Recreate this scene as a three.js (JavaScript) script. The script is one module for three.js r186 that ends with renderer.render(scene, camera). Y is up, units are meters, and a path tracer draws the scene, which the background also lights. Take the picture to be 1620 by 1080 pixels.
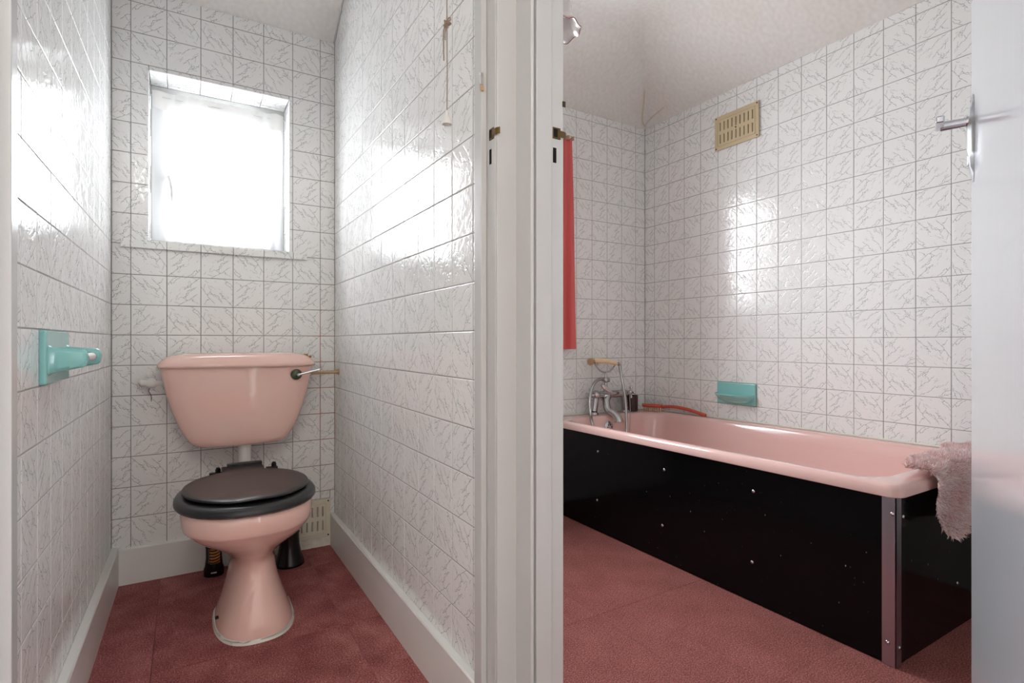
import * as THREE from 'three';
import { RectAreaLightUniformsLib } from 'three/addons/lights/RectAreaLightUniformsLib.js';
import { RoundedBoxGeometry } from 'three/addons/geometries/RoundedBoxGeometry.js';
import { mergeGeometries, mergeVertices, toCreasedNormals } from 'three/addons/utils/BufferGeometryUtils.js';
import { ImprovedNoise } from 'three/addons/math/ImprovedNoise.js';

// ------------------------------------------------------------------ camera, sky, daylight, exposure
const H = 0.8713, YAW = 0.545368, FOCAL = 854.13;           // eye height (m), turn to the right, focal length in pixels of a 1620x1080 frame
const scene = new THREE.Scene();
const camera = new THREE.PerspectiveCamera(2 * Math.atan(540 / FOCAL) * 180 / Math.PI, 1620 / 1080, 0.02, 60);
camera.position.set(0, H, 0);
camera.rotation.set(0, -YAW, 0);
scene.add(camera);
const renderer = new THREE.WebGLRenderer({ antialias: true });
renderer.toneMapping = THREE.LinearToneMapping;
renderer.toneMappingExposure = 2.1;
renderer.shadowMap.enabled = true;
scene.background = new THREE.Color().setRGB(4.0, 4.12, 4.3);   // overcast sky
RectAreaLightUniformsLib.init();
function daylight(name, w, h, pos, target, intensity, color = 0xf6f9ff) {   // the sky that fills a window opening
  const l = new THREE.RectAreaLight(color, intensity, w, h);
  l.name = name; l.position.set(...pos); l.lookAt(...target); scene.add(l); return l;
}
daylight('toilet_window_daylight', 0.47, 0.61, [0.129, 1.553, -2.62], [0.129, 1.30, -1.2], 13);
daylight('bathroom_window_daylight', 0.76, 0.93, [1.235, 1.50, -2.72], [1.235, 1.136, -1.72], 11.5);
daylight('bedroom_doorway_daylight', 0.66, 1.95, [0.74, 0.98, 0.90], [0.0, 0.98, 0.90], 3.0);

// ------------------------------------------------------------------ helpers
function rng(seed) { let a = seed >>> 0; return () => { a = (a + 0x6D2B79F5) >>> 0; let t = a; t = Math.imul(t ^ (t >>> 15), t | 1); t ^= t + Math.imul(t ^ (t >>> 7), t | 61); return ((t ^ (t >>> 14)) >>> 0) / 4294967296; }; }
const S = Math.sin(YAW), C = Math.cos(YAW);
// a pixel of the photograph gives a direction; the plane it lies on gives the distance
function px(u, v, on) {
  const a = (u - 810) / FOCAL, b = (540 - v) / FOCAL, r = new THREE.Vector3(S + a * C, b, -C + a * S);
  const t = on.x !== undefined ? on.x / r.x : on.z !== undefined ? on.z / r.z : (on.y - H) / r.y;
  return r.multiplyScalar(t).add(new THREE.Vector3(0, H, 0));
}
const V = (x, y, z) => new THREE.Vector3(x, y, z);
const counts = {};
function numbered(n) { const k = counts[n] = (counts[n] ?? -1) + 1; return k ? `${n}_${String(k).padStart(3, '0')}` : n; }
function shade(m) { m.castShadow = m.receiveShadow = true; return m; }
function tag(o, label, category, group, kind) { o.userData.label = label; if (category) o.userData.category = category; if (group) o.userData.group = group; if (kind) o.userData.kind = kind; return o; }
function thing(name, label, category, pos = [0, 0, 0], turn = 0, group, kind) {
  const g = new THREE.Group(); g.name = numbered(name); g.position.set(...pos); g.rotation.y = turn; scene.add(g);
  return tag(g, label, category, group, kind);
}
function part(name, geo, mat, parent, label) { const m = shade(new THREE.Mesh(geo, mat)); m.name = name; parent.add(m); if (label) m.userData.label = label; return m; }
function box(x0, x1, y0, y1, z0, z1) { const g = new THREE.BoxGeometry(x1 - x0, y1 - y0, z1 - z0); g.translate((x0 + x1) / 2, (y0 + y1) / 2, (z0 + z1) / 2); return metreUV(g); }
function rbox(x0, x1, y0, y1, z0, z1, r = 0.003, seg = 2) {
  const g = new RoundedBoxGeometry(x1 - x0, y1 - y0, z1 - z0, seg, Math.min(r, (x1 - x0) / 2.01, (y1 - y0) / 2.01, (z1 - z0) / 2.01));
  g.translate((x0 + x1) / 2, (y0 + y1) / 2, (z0 + z1) / 2); return metreUV(g);
}
function metreUV(g) {   // uv in metres on the plane each face mostly lies in
  const p = g.attributes.position, n = g.attributes.normal, uv = new Float32Array(p.count * 2);
  for (let i = 0; i < p.count; i++) {
    const ax = Math.abs(n.getX(i)), ay = Math.abs(n.getY(i)), az = Math.abs(n.getZ(i));
    const [a, b] = ay > ax && ay > az ? [p.getX(i), p.getZ(i)] : ax > az ? [p.getZ(i), p.getY(i)] : [p.getX(i), p.getY(i)];
    uv[2 * i] = a; uv[2 * i + 1] = b;
  }
  g.setAttribute('uv', new THREE.BufferAttribute(uv, 2)); return g;
}
function merge(list) { return mergeGeometries(list.map((g) => { const h = g.index ? g.toNonIndexed() : g; for (const k of Object.keys(h.attributes)) if (!['position', 'normal', 'uv'].includes(k)) h.deleteAttribute(k); return h; })); }
function tube(pts, r, seg = 40, rad = 10, closed = false) { return new THREE.TubeGeometry(new THREE.CatmullRomCurve3(pts.map((p) => p.isVector3 ? p : V(...p)), closed, 'centripetal'), seg, r, rad, closed); }
function rod(a, b, r0, r1 = r0, seg = 16) {
  const d = b.clone().sub(a), g = new THREE.CylinderGeometry(r1, r0, d.length(), seg);
  g.applyQuaternion(new THREE.Quaternion().setFromUnitVectors(V(0, 1, 0), d.clone().normalize()));
  g.translate(...a.clone().add(b).multiplyScalar(0.5).toArray()); return g;
}
function ball(c, r, ws = 14, hs = 10) { const g = new THREE.SphereGeometry(r, ws, hs); g.translate(c.x, c.y, c.z); return g; }
function lathe(profile, seg = 32) { return new THREE.LatheGeometry(profile.map(([r, y]) => new THREE.Vector2(r, y)), seg); }
function aim(g, from, dir) { g.applyQuaternion(new THREE.Quaternion().setFromUnitVectors(V(0, 1, 0), dir.clone().normalize())); g.translate(from.x, from.y, from.z); return g; }
function loft(rings, capStart = true, capEnd = true, crease = 0.9) {   // rings of equally many points, each closed
  const n = rings[0].length, pos = [], idx = [];
  for (const r of rings) for (const p of r) pos.push(p.x, p.y, p.z);
  for (let i = 0; i < rings.length - 1; i++) for (let j = 0; j < n; j++) { const a = i * n + j, b = i * n + (j + 1) % n, c = a + n, d = b + n; idx.push(a, b, d, a, d, c); }
  const cap = (k, flip) => { const c = rings[k].reduce((s, p) => s.add(p), V(0, 0, 0)).multiplyScalar(1 / n), o = pos.length / 3; pos.push(c.x, c.y, c.z); for (let j = 0; j < n; j++) { const a = k * n + j, b = k * n + (j + 1) % n; idx.push(...(flip ? [o, b, a] : [o, a, b])); } };
  if (capStart) cap(0, true);
  if (capEnd) cap(rings.length - 1, false);
  let g = new THREE.BufferGeometry(); g.setAttribute('position', new THREE.Float32BufferAttribute(pos, 3)); g.setIndex(idx);
  g = toCreasedNormals(g, crease); g.setAttribute('uv', new THREE.BufferAttribute(new Float32Array(g.attributes.position.count * 2), 2)); return metreUV(g);
}
function surf(fn, nu, nv, uvs = 1) {   // a grid of fn(u, v), both 0..1
  const pos = [], uv = [], idx = [];
  for (let j = 0; j <= nv; j++) for (let i = 0; i <= nu; i++) { const p = fn(i / nu, j / nv); pos.push(p.x, p.y, p.z); uv.push(i / nu * uvs, j / nv * uvs); }
  for (let j = 0; j < nv; j++) for (let i = 0; i < nu; i++) { const a = j * (nu + 1) + i, b = a + 1, c = a + nu + 1, d = c + 1; idx.push(a, b, d, a, d, c); }
  const g = new THREE.BufferGeometry(); g.setAttribute('position', new THREE.Float32BufferAttribute(pos, 3)); g.setAttribute('uv', new THREE.Float32BufferAttribute(uv, 2)); g.setIndex(idx); g.computeVertexNormals(); return g;
}
const egg = (y, hw, zf, zb, n = 2.2, cx = 0, zc, N = 56) => {   // ring round an egg: half width, front z, back z
  zc = zc ?? (zf * 0.45 + zb * 0.55); const out = [];
  for (let i = 0; i < N; i++) { const t = -i / N * 2 * Math.PI, c = Math.cos(t), s = Math.sin(t); const e = 2 / n; const x = Math.sign(c) * Math.abs(c) ** e, z = Math.sign(s) * Math.abs(s) ** e; out.push(V(cx + hw * x, typeof y === 'function' ? y(x, z) : y, zc + (z > 0 ? (zf - zc) * z : (zc - zb) * z))); }
  return out;
};
const rrect = (y, x0, x1, z0, z1, r, k = 6) => {   // ring round a rounded rectangle
  const out = [];
  for (const [cx, cz, a0] of [[x1 - r, z1 - r, 0], [x0 + r, z1 - r, 1], [x0 + r, z0 + r, 2], [x1 - r, z0 + r, 3]]) for (let i = 0; i <= k; i++) { const a = (a0 + i / k) * Math.PI / 2; out.push(V(cx + r * Math.cos(a), y, cz + r * Math.sin(a))); }
  return out.reverse();
};
const noise = new ImprovedNoise();
const fbm = (x, y, z = 0.5, o = 4) => { let s = 0, a = 0.5, f = 1; for (let i = 0; i < o; i++) { s += a * noise.noise(x * f, y * f, z + i * 7.3); f *= 2; a *= 0.5; } return s; };

// ------------------------------------------------------------------ textures
function canvas(w, h, paint) { const c = document.createElement('canvas'); c.width = w; c.height = h; paint(c.getContext('2d'), w, h); return c; }
function tex(c, srgb = true) { const t = new THREE.CanvasTexture(c); t.wrapS = t.wrapT = THREE.RepeatWrapping; t.magFilter = THREE.LinearFilter; if (srgb) t.colorSpace = THREE.SRGBColorSpace; return t; }
function field(n, fn, srgb = false) {   // a computed texture: fn gives grey 0..1 or [r, g, b]
  const d = new Uint8Array(n * n * 4);
  for (let y = 0; y < n; y++) for (let x = 0; x < n; x++) { const v = fn(x / n, y / n, x, y), k = 4 * (y * n + x); for (let c = 0; c < 3; c++) d[k + c] = Math.max(0, Math.min(255, 255 * (Array.isArray(v) ? v[c] : v))); d[k + 3] = 255; }
  const t = new THREE.DataTexture(d, n, n); t.wrapS = t.wrapT = THREE.RepeatWrapping; t.magFilter = THREE.LinearFilter; t.minFilter = THREE.LinearMipmapLinearFilter; t.generateMipmaps = true; if (srgb) t.colorSpace = THREE.SRGBColorSpace; t.needsUpdate = true; return t;
}
// printed and embossed veins of a tile
function veins(seed) {
  const R = rng(seed), lines = [], dots = [];
  const walk = (x, y, dir, len, w, depth) => {
    const pts = [[x, y]]; let d = dir;
    for (let l = 0; l < len;) {
      const st = 9 + R() * 26; d = dir + (R() - 0.5) * (R() < 0.25 ? 2.4 : 1.0); x += Math.cos(d) * st; y += Math.sin(d) * st; l += st; pts.push([x, y]);
      if (R() < 0.07 && depth < 2) { walk(x, y, dir + (R() < 0.5 ? -1 : 1) * (0.7 + R() * 0.6), len * (0.12 + R() * 0.26), w * 0.75, depth + 1); if (R() < 0.8) dots.push([x, y, 4 + R() * 5]); }
    }
    lines.push([pts, w]);
  };
  for (let i = 0; i < 3; i++) walk(10 + R() * 70, 190 + i * 140 + R() * 50, -0.7, 300 + R() * 120, 3.6, 0);
  for (let i = 0; i < 2; i++) walk(300 + R() * 120, 495, -0.75 + R() * 0.2, 150 + R() * 60, 3.4, 0);
  for (let i = 0; i < 2; i++) walk(40 + R() * 300, 40 + R() * 160, 0.6 + R() * 0.3, 90 + R() * 60, 3.0, 1);
  for (let i = 0; i < 15; i++) walk(R() * 460, 40 + R() * 470, -0.75 + (R() - 0.5) * 0.5, 26 + R() * 70, 2.3, 2);
  return { lines, dots };
}
function paintVeins(g, v, style, k = 1) {
  g.strokeStyle = g.fillStyle = style; g.lineCap = g.lineJoin = 'round';
  for (const [pts, w] of v.lines) for (let i = 1; i < pts.length; i++) { g.lineWidth = k * w * (0.45 + 0.9 * Math.abs(Math.sin(i * 2.3 + w * 9))); g.beginPath(); g.moveTo(...pts[i - 1]); g.lineTo(...pts[i]); g.stroke(); }
  for (const [x, y, r] of v.dots) { g.beginPath(); g.ellipse(x, y, k * r, k * r * 0.36, -0.8 + Math.sin(x), 0, 7); g.fill(); }
}
function tileMaterial(seed) {
  const v = veins(seed);
  const map = tex(canvas(512, 512, (g) => { g.fillStyle = '#f0f0ee'; g.fillRect(0, 0, 512, 512); g.globalAlpha = 0.22; paintVeins(g, v, '#a3ada8', 2.2); g.globalAlpha = 0.9; paintVeins(g, v, '#7b8682', 0.9); g.globalAlpha = 0.9; paintVeins(g, { lines: [], dots: v.dots }, '#616c68'); }));
  const relief = canvas(512, 512, (g) => { g.fillStyle = '#b4b4b4'; g.fillRect(0, 0, 512, 512); g.globalAlpha = 0.22; paintVeins(g, v, '#404040', 7); g.globalAlpha = 0.35; paintVeins(g, v, '#303030', 3.4); g.globalAlpha = 0.5; paintVeins(g, v, '#202020', 1.4); }).getContext('2d').getImageData(0, 0, 512, 512).data;
  const bump = field(512, (a, b, x, y) => relief[4 * ((511 - y) * 512 + x)] / 255 * 0.5 + 0.2 + 0.40 * fbm(a * 6, b * 6, seed, 3) + 0.05 * noise.noise(a * 26, b * 26, seed));
  return new THREE.MeshPhysicalMaterial({ map, bumpMap: bump, bumpScale: 0.0011, roughness: 0.085, specularIntensity: 1 });
}
const TILE = [tileMaterial(11), tileMaterial(29)];

const carpetGrain = (n, scale) => field(n, (a, b, x, y) => 0.5 + 0.9 * fbm(a * scale, b * scale, 3.1, 2) + 0.25 * noise.noise(x * 0.9, y * 0.9, 2.2));
const carpetBump = carpetGrain(1024, 170);
function carpet(seed, dark, mid, light, wear) {
  const c = (h) => { const k = new THREE.Color(h); return [k.r, k.g, k.b].map((x) => x <= 0.0031308 ? x * 12.92 : 1.055 * x ** (1 / 2.4) - 0.055); };
  const [d, m, l] = [dark, mid, light].map(c), R = rng(seed);
  return field(1024, (a, b) => {
    const fine = 1.9 * fbm(a * 170, b * 170, seed, 2) + (R() - 0.5) * 1.0, big = fbm(a * 5, b * 5, seed + 3, 4) * wear;
    const t = Math.max(-1, Math.min(1, fine + big)), o = t < 0 ? d : l, k = Math.abs(t); return m.map((v, i) => v + (o[i] - v) * k);
  }, true);
}
const M = {};
M.carpet = new THREE.MeshStandardMaterial({ map: carpet(5, '#4b2421', '#8c4d47', '#c4847c', 0.3), bumpMap: carpetBump, bumpScale: 0.0016, roughness: 1 });
M.carpetWorn = new THREE.MeshStandardMaterial({ map: carpet(8, '#5a2d2d', '#9e5452', '#cc9a94', 0.95), bumpMap: carpetBump, bumpScale: 0.0016, roughness: 1 });
const plasterBump = field(512, (a, b) => 0.5 + 0.8 * fbm(a * 6, b * 6, 4.4, 3) + 0.06 * noise.noise(a * 90, b * 90, 1));
M.plaster = new THREE.MeshStandardMaterial({ color: '#e4e2de', bumpMap: plasterBump, bumpScale: 0.002, roughness: 0.75 });
const ceilingStain = field(512, (a, b) => { const s = Math.max(0, fbm(a * 3.2, b * 3.2, 9.1, 5) + 0.02) * 0.5, k = 0.03 * noise.noise(a * 60, b * 60, 3); return [0.925 + k - s * 0.04, 0.915 + k - s * 0.10, 0.90 + k - s * 0.15]; }, true);
M.ceiling = new THREE.MeshStandardMaterial({ map: ceilingStain, bumpMap: plasterBump, bumpScale: 0.0008, roughness: 0.38 });
M.paper = new THREE.MeshStandardMaterial({ color: '#ddd0be', roughness: 0.5 });
M.grout = new THREE.MeshStandardMaterial({ color: '#9c9a96', roughness: 0.85 });
const brush = field(512, (a, b) => 0.5 + 0.08 * fbm(a * 60, b * 2.2, 2.7, 2) + 0.5 * fbm(a * 4, b * 3, 6.2, 3));
M.gloss = new THREE.MeshPhysicalMaterial({ color: '#cbccca', bumpMap: brush, bumpScale: 0.0004, roughness: 0.2 });
M.door = new THREE.MeshPhysicalMaterial({ color: '#c6c9cd', bumpMap: brush, bumpScale: 0.0004, roughness: 0.14 });
M.skirting = new THREE.MeshPhysicalMaterial({ color: '#e6e5e1', bumpMap: brush, bumpScale: 0.0004, roughness: 0.3 });
M.pink = new THREE.MeshPhysicalMaterial({ color: '#f1c9bc', roughness: 0.06, clearcoat: 0.4, clearcoatRoughness: 0.03 });
M.bathPink = new THREE.MeshPhysicalMaterial({ color: '#e5beb7', roughness: 0.12, clearcoat: 0.3, clearcoatRoughness: 0.08 });
M.teal = new THREE.MeshPhysicalMaterial({ color: '#8ccac6', roughness: 0.12, clearcoat: 0.4 });
M.blackPlastic = new THREE.MeshPhysicalMaterial({ color: '#1d1d1f', roughness: 0.3, bumpMap: plasterBump, bumpScale: 0.0004 });
M.black = new THREE.MeshPhysicalMaterial({ color: '#0d0d0f', roughness: 0.25 });
M.chrome = new THREE.MeshPhysicalMaterial({ color: '#c9cbd0', metalness: 1, roughness: 0.14 });
M.satin = new THREE.MeshPhysicalMaterial({ color: '#a9aaab', metalness: 0.85, roughness: 0.55 });
M.oldChrome = new THREE.MeshPhysicalMaterial({ color: '#bab9b9', metalness: 1, roughness: 0.2 });
M.steel = new THREE.MeshPhysicalMaterial({ color: '#c6c6d3', metalness: 1, roughness: 0.3 });
M.brass = new THREE.MeshStandardMaterial({ color: '#6f5b39', metalness: 0.85, roughness: 0.5, bumpMap: plasterBump, bumpScale: 0.001 });
M.darkBrass = new THREE.MeshStandardMaterial({ color: '#4e4026', metalness: 0.6, roughness: 0.6 });
M.verdigris = new THREE.MeshStandardMaterial({ color: '#5c6650', metalness: 0.75, roughness: 0.45, bumpMap: plasterBump, bumpScale: 0.001 });
M.hole = new THREE.MeshStandardMaterial({ color: '#14110d', roughness: 1 });
M.cream = new THREE.MeshStandardMaterial({ color: '#cdbb98', roughness: 0.45 });
M.paleCream = new THREE.MeshStandardMaterial({ color: '#ddd8c4', roughness: 0.5 });
M.white = new THREE.MeshStandardMaterial({ color: '#e8e6e1', roughness: 0.45 });
M.sealant = new THREE.MeshStandardMaterial({ color: '#e5e0d5', roughness: 0.7, bumpMap: plasterBump, bumpScale: 0.003 });
M.string = new THREE.MeshStandardMaterial({ color: '#9c8c7c', roughness: 0.9 });
M.rust = new THREE.MeshStandardMaterial({ color: '#c2a583', roughness: 0.8, bumpMap: plasterBump, bumpScale: 0.002 });
M.bone = new THREE.MeshPhysicalMaterial({ color: '#f0d8b0', roughness: 0.3 });
M.spray = new THREE.MeshPhysicalMaterial({ color: '#b99a76', roughness: 0.4 });
M.coral = new THREE.MeshPhysicalMaterial({ color: '#dd6b69', roughness: 0.9, sheen: 0.3 });
M.coralPlastic = new THREE.MeshPhysicalMaterial({ color: '#c9553f', roughness: 0.3 });
M.bristle = new THREE.MeshStandardMaterial({ color: '#dcc7ad', roughness: 0.9 });
M.brownPlastic = new THREE.MeshStandardMaterial({ color: '#33231f', roughness: 0.35 });
M.net = new THREE.MeshPhysicalMaterial({ color: '#f4f5f6', transmission: 0.62, thickness: 0, roughness: 0.85, side: THREE.DoubleSide });
M.lace = new THREE.MeshPhysicalMaterial({ color: '#eeeeec', transmission: 0.04, thickness: 0, roughness: 0.9, side: THREE.DoubleSide });
M.pane = new THREE.MeshPhysicalMaterial({ color: '#ffffff', transmission: 1, thickness: 0, roughness: 0.02 });
M.panel = new THREE.MeshPhysicalMaterial({ color: '#ffffff', roughness: 0.13, specularIntensity: 0.38, map: tex(canvas(2048, 640, (g, w, h) => {
  g.fillStyle = '#0c0c0e'; g.fillRect(0, 0, w, h); const R = rng(77);
  for (let i = 0; i < 210; i++) { g.globalAlpha = 0.2 + 0.6 * R() ** 2; g.fillStyle = '#d8d5d0'; const s = 0.6 + 1.8 * R() ** 3; g.beginPath(); g.ellipse(R() * w * (R() < 0.6 ? 0.6 : 1), R() * h, s, s * (0.8 + R()), 0, 0, 7); g.fill(); }
  for (let i = 0; i < 26; i++) { g.globalAlpha = 0.06; g.fillRect(R() * w, R() * h, 1, 12 + R() * 40); }
})) });
M.panel.map.repeat.set(1 / 1.6, 1 / 0.5);

// ------------------------------------------------------------------ tiles
const GAP = 0.0013, PITCH = 0.11;
function tileGeometry(poly, rot) {   // poly: convex outline in local u, v; front at z = 0
  const c = poly.reduce((s, p) => [s[0] + p[0] / poly.length, s[1] + p[1] / poly.length], [0, 0]), n = poly.length;
  const inset = (p, d) => { const dx = p[0] - c[0], dy = p[1] - c[1]; return [p[0] - Math.sign(dx) * Math.min(d, Math.abs(dx) / 2), p[1] - Math.sign(dy) * Math.min(d, Math.abs(dy) / 2)]; };
  const front = poly.map((p) => inset(p, 0.0016)), pos = [], nor = [], uv = [];
  const put = (p, z, nx, ny, nz) => {
    pos.push(p[0], p[1], z); const l = Math.hypot(nx, ny, nz); nor.push(nx / l, ny / l, nz / l);
    const a = p[0] / PITCH, b = p[1] / PITCH; uv.push(...[[a, b], [-b, a], [-a, -b], [b, -a]][rot].map((t) => t + 0.5));
  };
  for (let i = 1; i < n - 1; i++) for (const p of [front[0], front[i], front[i + 1]]) put(p, 0, 0, 0, 1);
  for (let i = 0; i < n; i++) {
    const j = (i + 1) % n, ex = poly[j][0] - poly[i][0], ey = poly[j][1] - poly[i][1], ox = ey, oy = -ex, l = Math.hypot(ox, oy) || 1, nx = ox / l, ny = oy / l;
    const q = [[poly[i], -0.0008, 0.7], [poly[j], -0.0008, 0.7], [front[j], 0, 0.05], [front[i], 0, 0.05]];
    for (const k of [0, 1, 2, 0, 2, 3]) put(q[k][0], q[k][1], nx * q[k][2], ny * q[k][2], 1);
    for (const [p, z] of [[poly[i], -0.005], [poly[j], -0.005], [poly[j], -0.0008], [poly[i], -0.005], [poly[j], -0.0008], [poly[i], -0.0008]]) put(p, z, nx, ny, 0.001);
  }
  const g = new THREE.BufferGeometry(); g.setAttribute('position', new THREE.Float32BufferAttribute(pos, 3)); g.setAttribute('normal', new THREE.Float32BufferAttribute(nor, 3)); g.setAttribute('uv', new THREE.Float32BufferAttribute(uv, 2)); return g;
}
const tileCache = {};
function cachedTile(w, h, rot) { const k = `${w.toFixed(4)}_${h.toFixed(4)}_${rot}`; return tileCache[k] ??= tileGeometry([[-w / 2, -h / 2], [w / 2, -h / 2], [w / 2, h / 2], [-w / 2, h / 2]], rot); }
function clip(poly, f) {   // keep f(p) >= 0
  const out = []; for (let i = 0; i < poly.length; i++) { const a = poly[i], b = poly[(i + 1) % poly.length], fa = f(a), fb = f(b); if (fa >= 0) out.push(a); if (fa * fb < 0) { const t = fa / (fa - fb); out.push([a[0] + (b[0] - a[0]) * t, a[1] + (b[1] - a[1]) * t]); } } return out;
}
function lines(from, to, phase) { const out = [from]; for (let v = phase + Math.ceil((from - phase) / PITCH + 0.06) * PITCH; v < to - 0.004; v += PITCH) out.push(v); out.push(to); return out; }
function layTiles(wall, us, vs, { holes = [], below = null, seed = 1, name = 'tile', tilt = 0.0035 } = {}) {
  const R = rng(seed);
  for (let i = 0; i < us.length - 1; i++) for (let j = 0; j < vs.length - 1; j++) {
    let cells = [[us[i], us[i + 1], vs[j], vs[j + 1]]];
    for (const [a0, a1, b0, b1] of holes) cells = cells.flatMap(([u0, u1, v0, v1]) => {
      if (a0 >= u1 - 1e-4 || a1 <= u0 + 1e-4 || b0 >= v1 - 1e-4 || b1 <= v0 + 1e-4) return [[u0, u1, v0, v1]];
      const m0 = Math.max(u0, a0), m1 = Math.min(u1, a1); return [[u0, a0, v0, v1], [a1, u1, v0, v1], [m0, m1, v0, b0], [m0, m1, b1, v1]];
    });
    const turn = [(i + j) % 4, Math.floor(R() * 4)][R() < 0.6 ? 0 : 1], mat = TILE[R() < 0.7 ? 0 : 1];
    for (const [u0, u1, v0, v1] of cells) {
      const w = u1 - u0 - 2 * GAP, h = v1 - v0 - 2 * GAP; if (w < 0.004 || h < 0.004) continue;
      const cu = (u0 + u1) / 2, cv = (v0 + v1) / 2; let g = null;
      if (below) {
        const poly = [[-w / 2, -h / 2], [w / 2, -h / 2], [w / 2, h / 2], [-w / 2, h / 2]], cut = clip(poly, ([a, b]) => below(a + cu) - (b + cv));
        if (cut.length < 3) continue;
        if (cut.length !== 4 || cut.some((p, k) => p[0] !== poly[k][0] || p[1] !== poly[k][1])) g = tileGeometry(cut, turn);
      }
      const t = part(numbered(name), g ?? cachedTile(w, h, turn), mat, wall);
      t.position.set(cu, cv, (R() - 0.5) * 0.0005); t.rotation.set((R() - 0.5) * tilt, (R() - 0.5) * tilt, 0);
    }
  }
}
// a wall whose local x runs along it, y is up and z points into the room; tiles lie at local z = 0
function wall(name, label, pos, turn) { return thing(name, label, 'wall', pos, turn, undefined, 'structure'); }

// ------------------------------------------------------------------ the setting: floors
const FLOOR_T = 0.03;
const floor = thing('floor', 'red carpet tiles laid through the toilet, the landing and the bathroom', 'floor', [0, 0, 0], 0, undefined, 'structure');
part('underlay', box(-1.0, 2.6, -0.1, -0.008, -2.7, 2.2), new THREE.MeshStandardMaterial({ color: '#3a2322', roughness: 1 }), floor);
{
  const R = rng(31), geos = {};
  const lay = (x0, x1, z0, z1, mat) => {
    const g = rbox(x0 + 0.0003, x1 - 0.0003, -0.012, 0, z0 + 0.0003, z1 - 0.0003, 0.0009, 2);
    const m = part(numbered('carpet_tile'), g, mat, floor); const p = g.attributes.uv; const ou = R(), ov = R(); for (let i = 0; i < p.count; i++) p.setXY(i, p.getX(i) * 1.6 + ou, p.getY(i) * 1.6 + ov);
    m.position.y = (R() - 0.5) * 0.0008;
  };
  const run = (xs, zs, mat) => { for (let i = 0; i < xs.length - 1; i++) for (let j = 0; j < zs.length - 1; j++) lay(xs[i], xs[i + 1], zs[j], zs[j + 1], mat); };
  run([-0.25, -0.075, 0.425, 0.56], [-2.39, -2.19, -1.69, -1.19, -1.0], M.carpetWorn);
  run([0.64, 1.124, 1.624, 2.124, 2.36], [-2.35, -1.83, -1.33, -0.83, -0.33, -0.05], M.carpet);
  run([-0.75, -0.25, 0.25, 0.64], [-1.0, -0.5, 0, 0.5, 1.0, 1.5, 1.95], M.carpet);
}

tag(part('ground', box(-14, 14, -0.35, -0.25, -30, -2.75), new THREE.MeshStandardMaterial({ color: '#6f7166', roughness: 1 }), scene), 'paved garden ground outside the windows', 'ground', undefined, 'structure');
// ------------------------------------------------------------------ walls
const TOP = 2.5;
const WZ = -2.386, WXR = 0.554, ROW0 = 2.1048;                       // toilet: back wall, right wall, a tile line
const BZ = -2.343, BX = 2.349, BROW = 1.2168, BTOP = 2.138;          // bathroom: back wall, right wall, a tile line, top of the tiles
const rows = (y0, y1, phase) => lines(y0, y1, phase - 40 * PITCH);
const W1 = { x0: -0.112, x1: 0.370, y0: 1.240, y1: 1.868 }, W2 = { x0: 0.85, x1: 1.62, y0: 1.05, y1: 1.95 };
const groutRust = (x0, x1, y0, y1) => {   // rusty water has stained the joints beside the cistern
  const n = 512; const t = field(n, (a, b) => {
    const x = x0 + a * (x1 - x0), y = y0 + b * (y1 - y0);
    const d = Math.max(0, 1 - Math.hypot((x - 0.50) / 0.10, (y - 0.66) / 0.42)), k = Math.min(1, d * 3.0 * (0.7 + 1.2 * fbm(x * 30, y * 12, 2, 3)));
    const g = 0.57 + 0.06 * fbm(x * 40, y * 40, 5, 2); return [g * (1 - k) + 0.60 * k, g * (1 - k) + 0.40 * k, g * 0.985 * (1 - k) + 0.22 * k];
  }, true);
  t.repeat.set(1 / (x1 - x0), 1 / (y1 - y0)); t.offset.set(-x0 / (x1 - x0), -y0 / (y1 - y0)); return new THREE.MeshStandardMaterial({ map: t, roughness: 0.85 });
};
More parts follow.
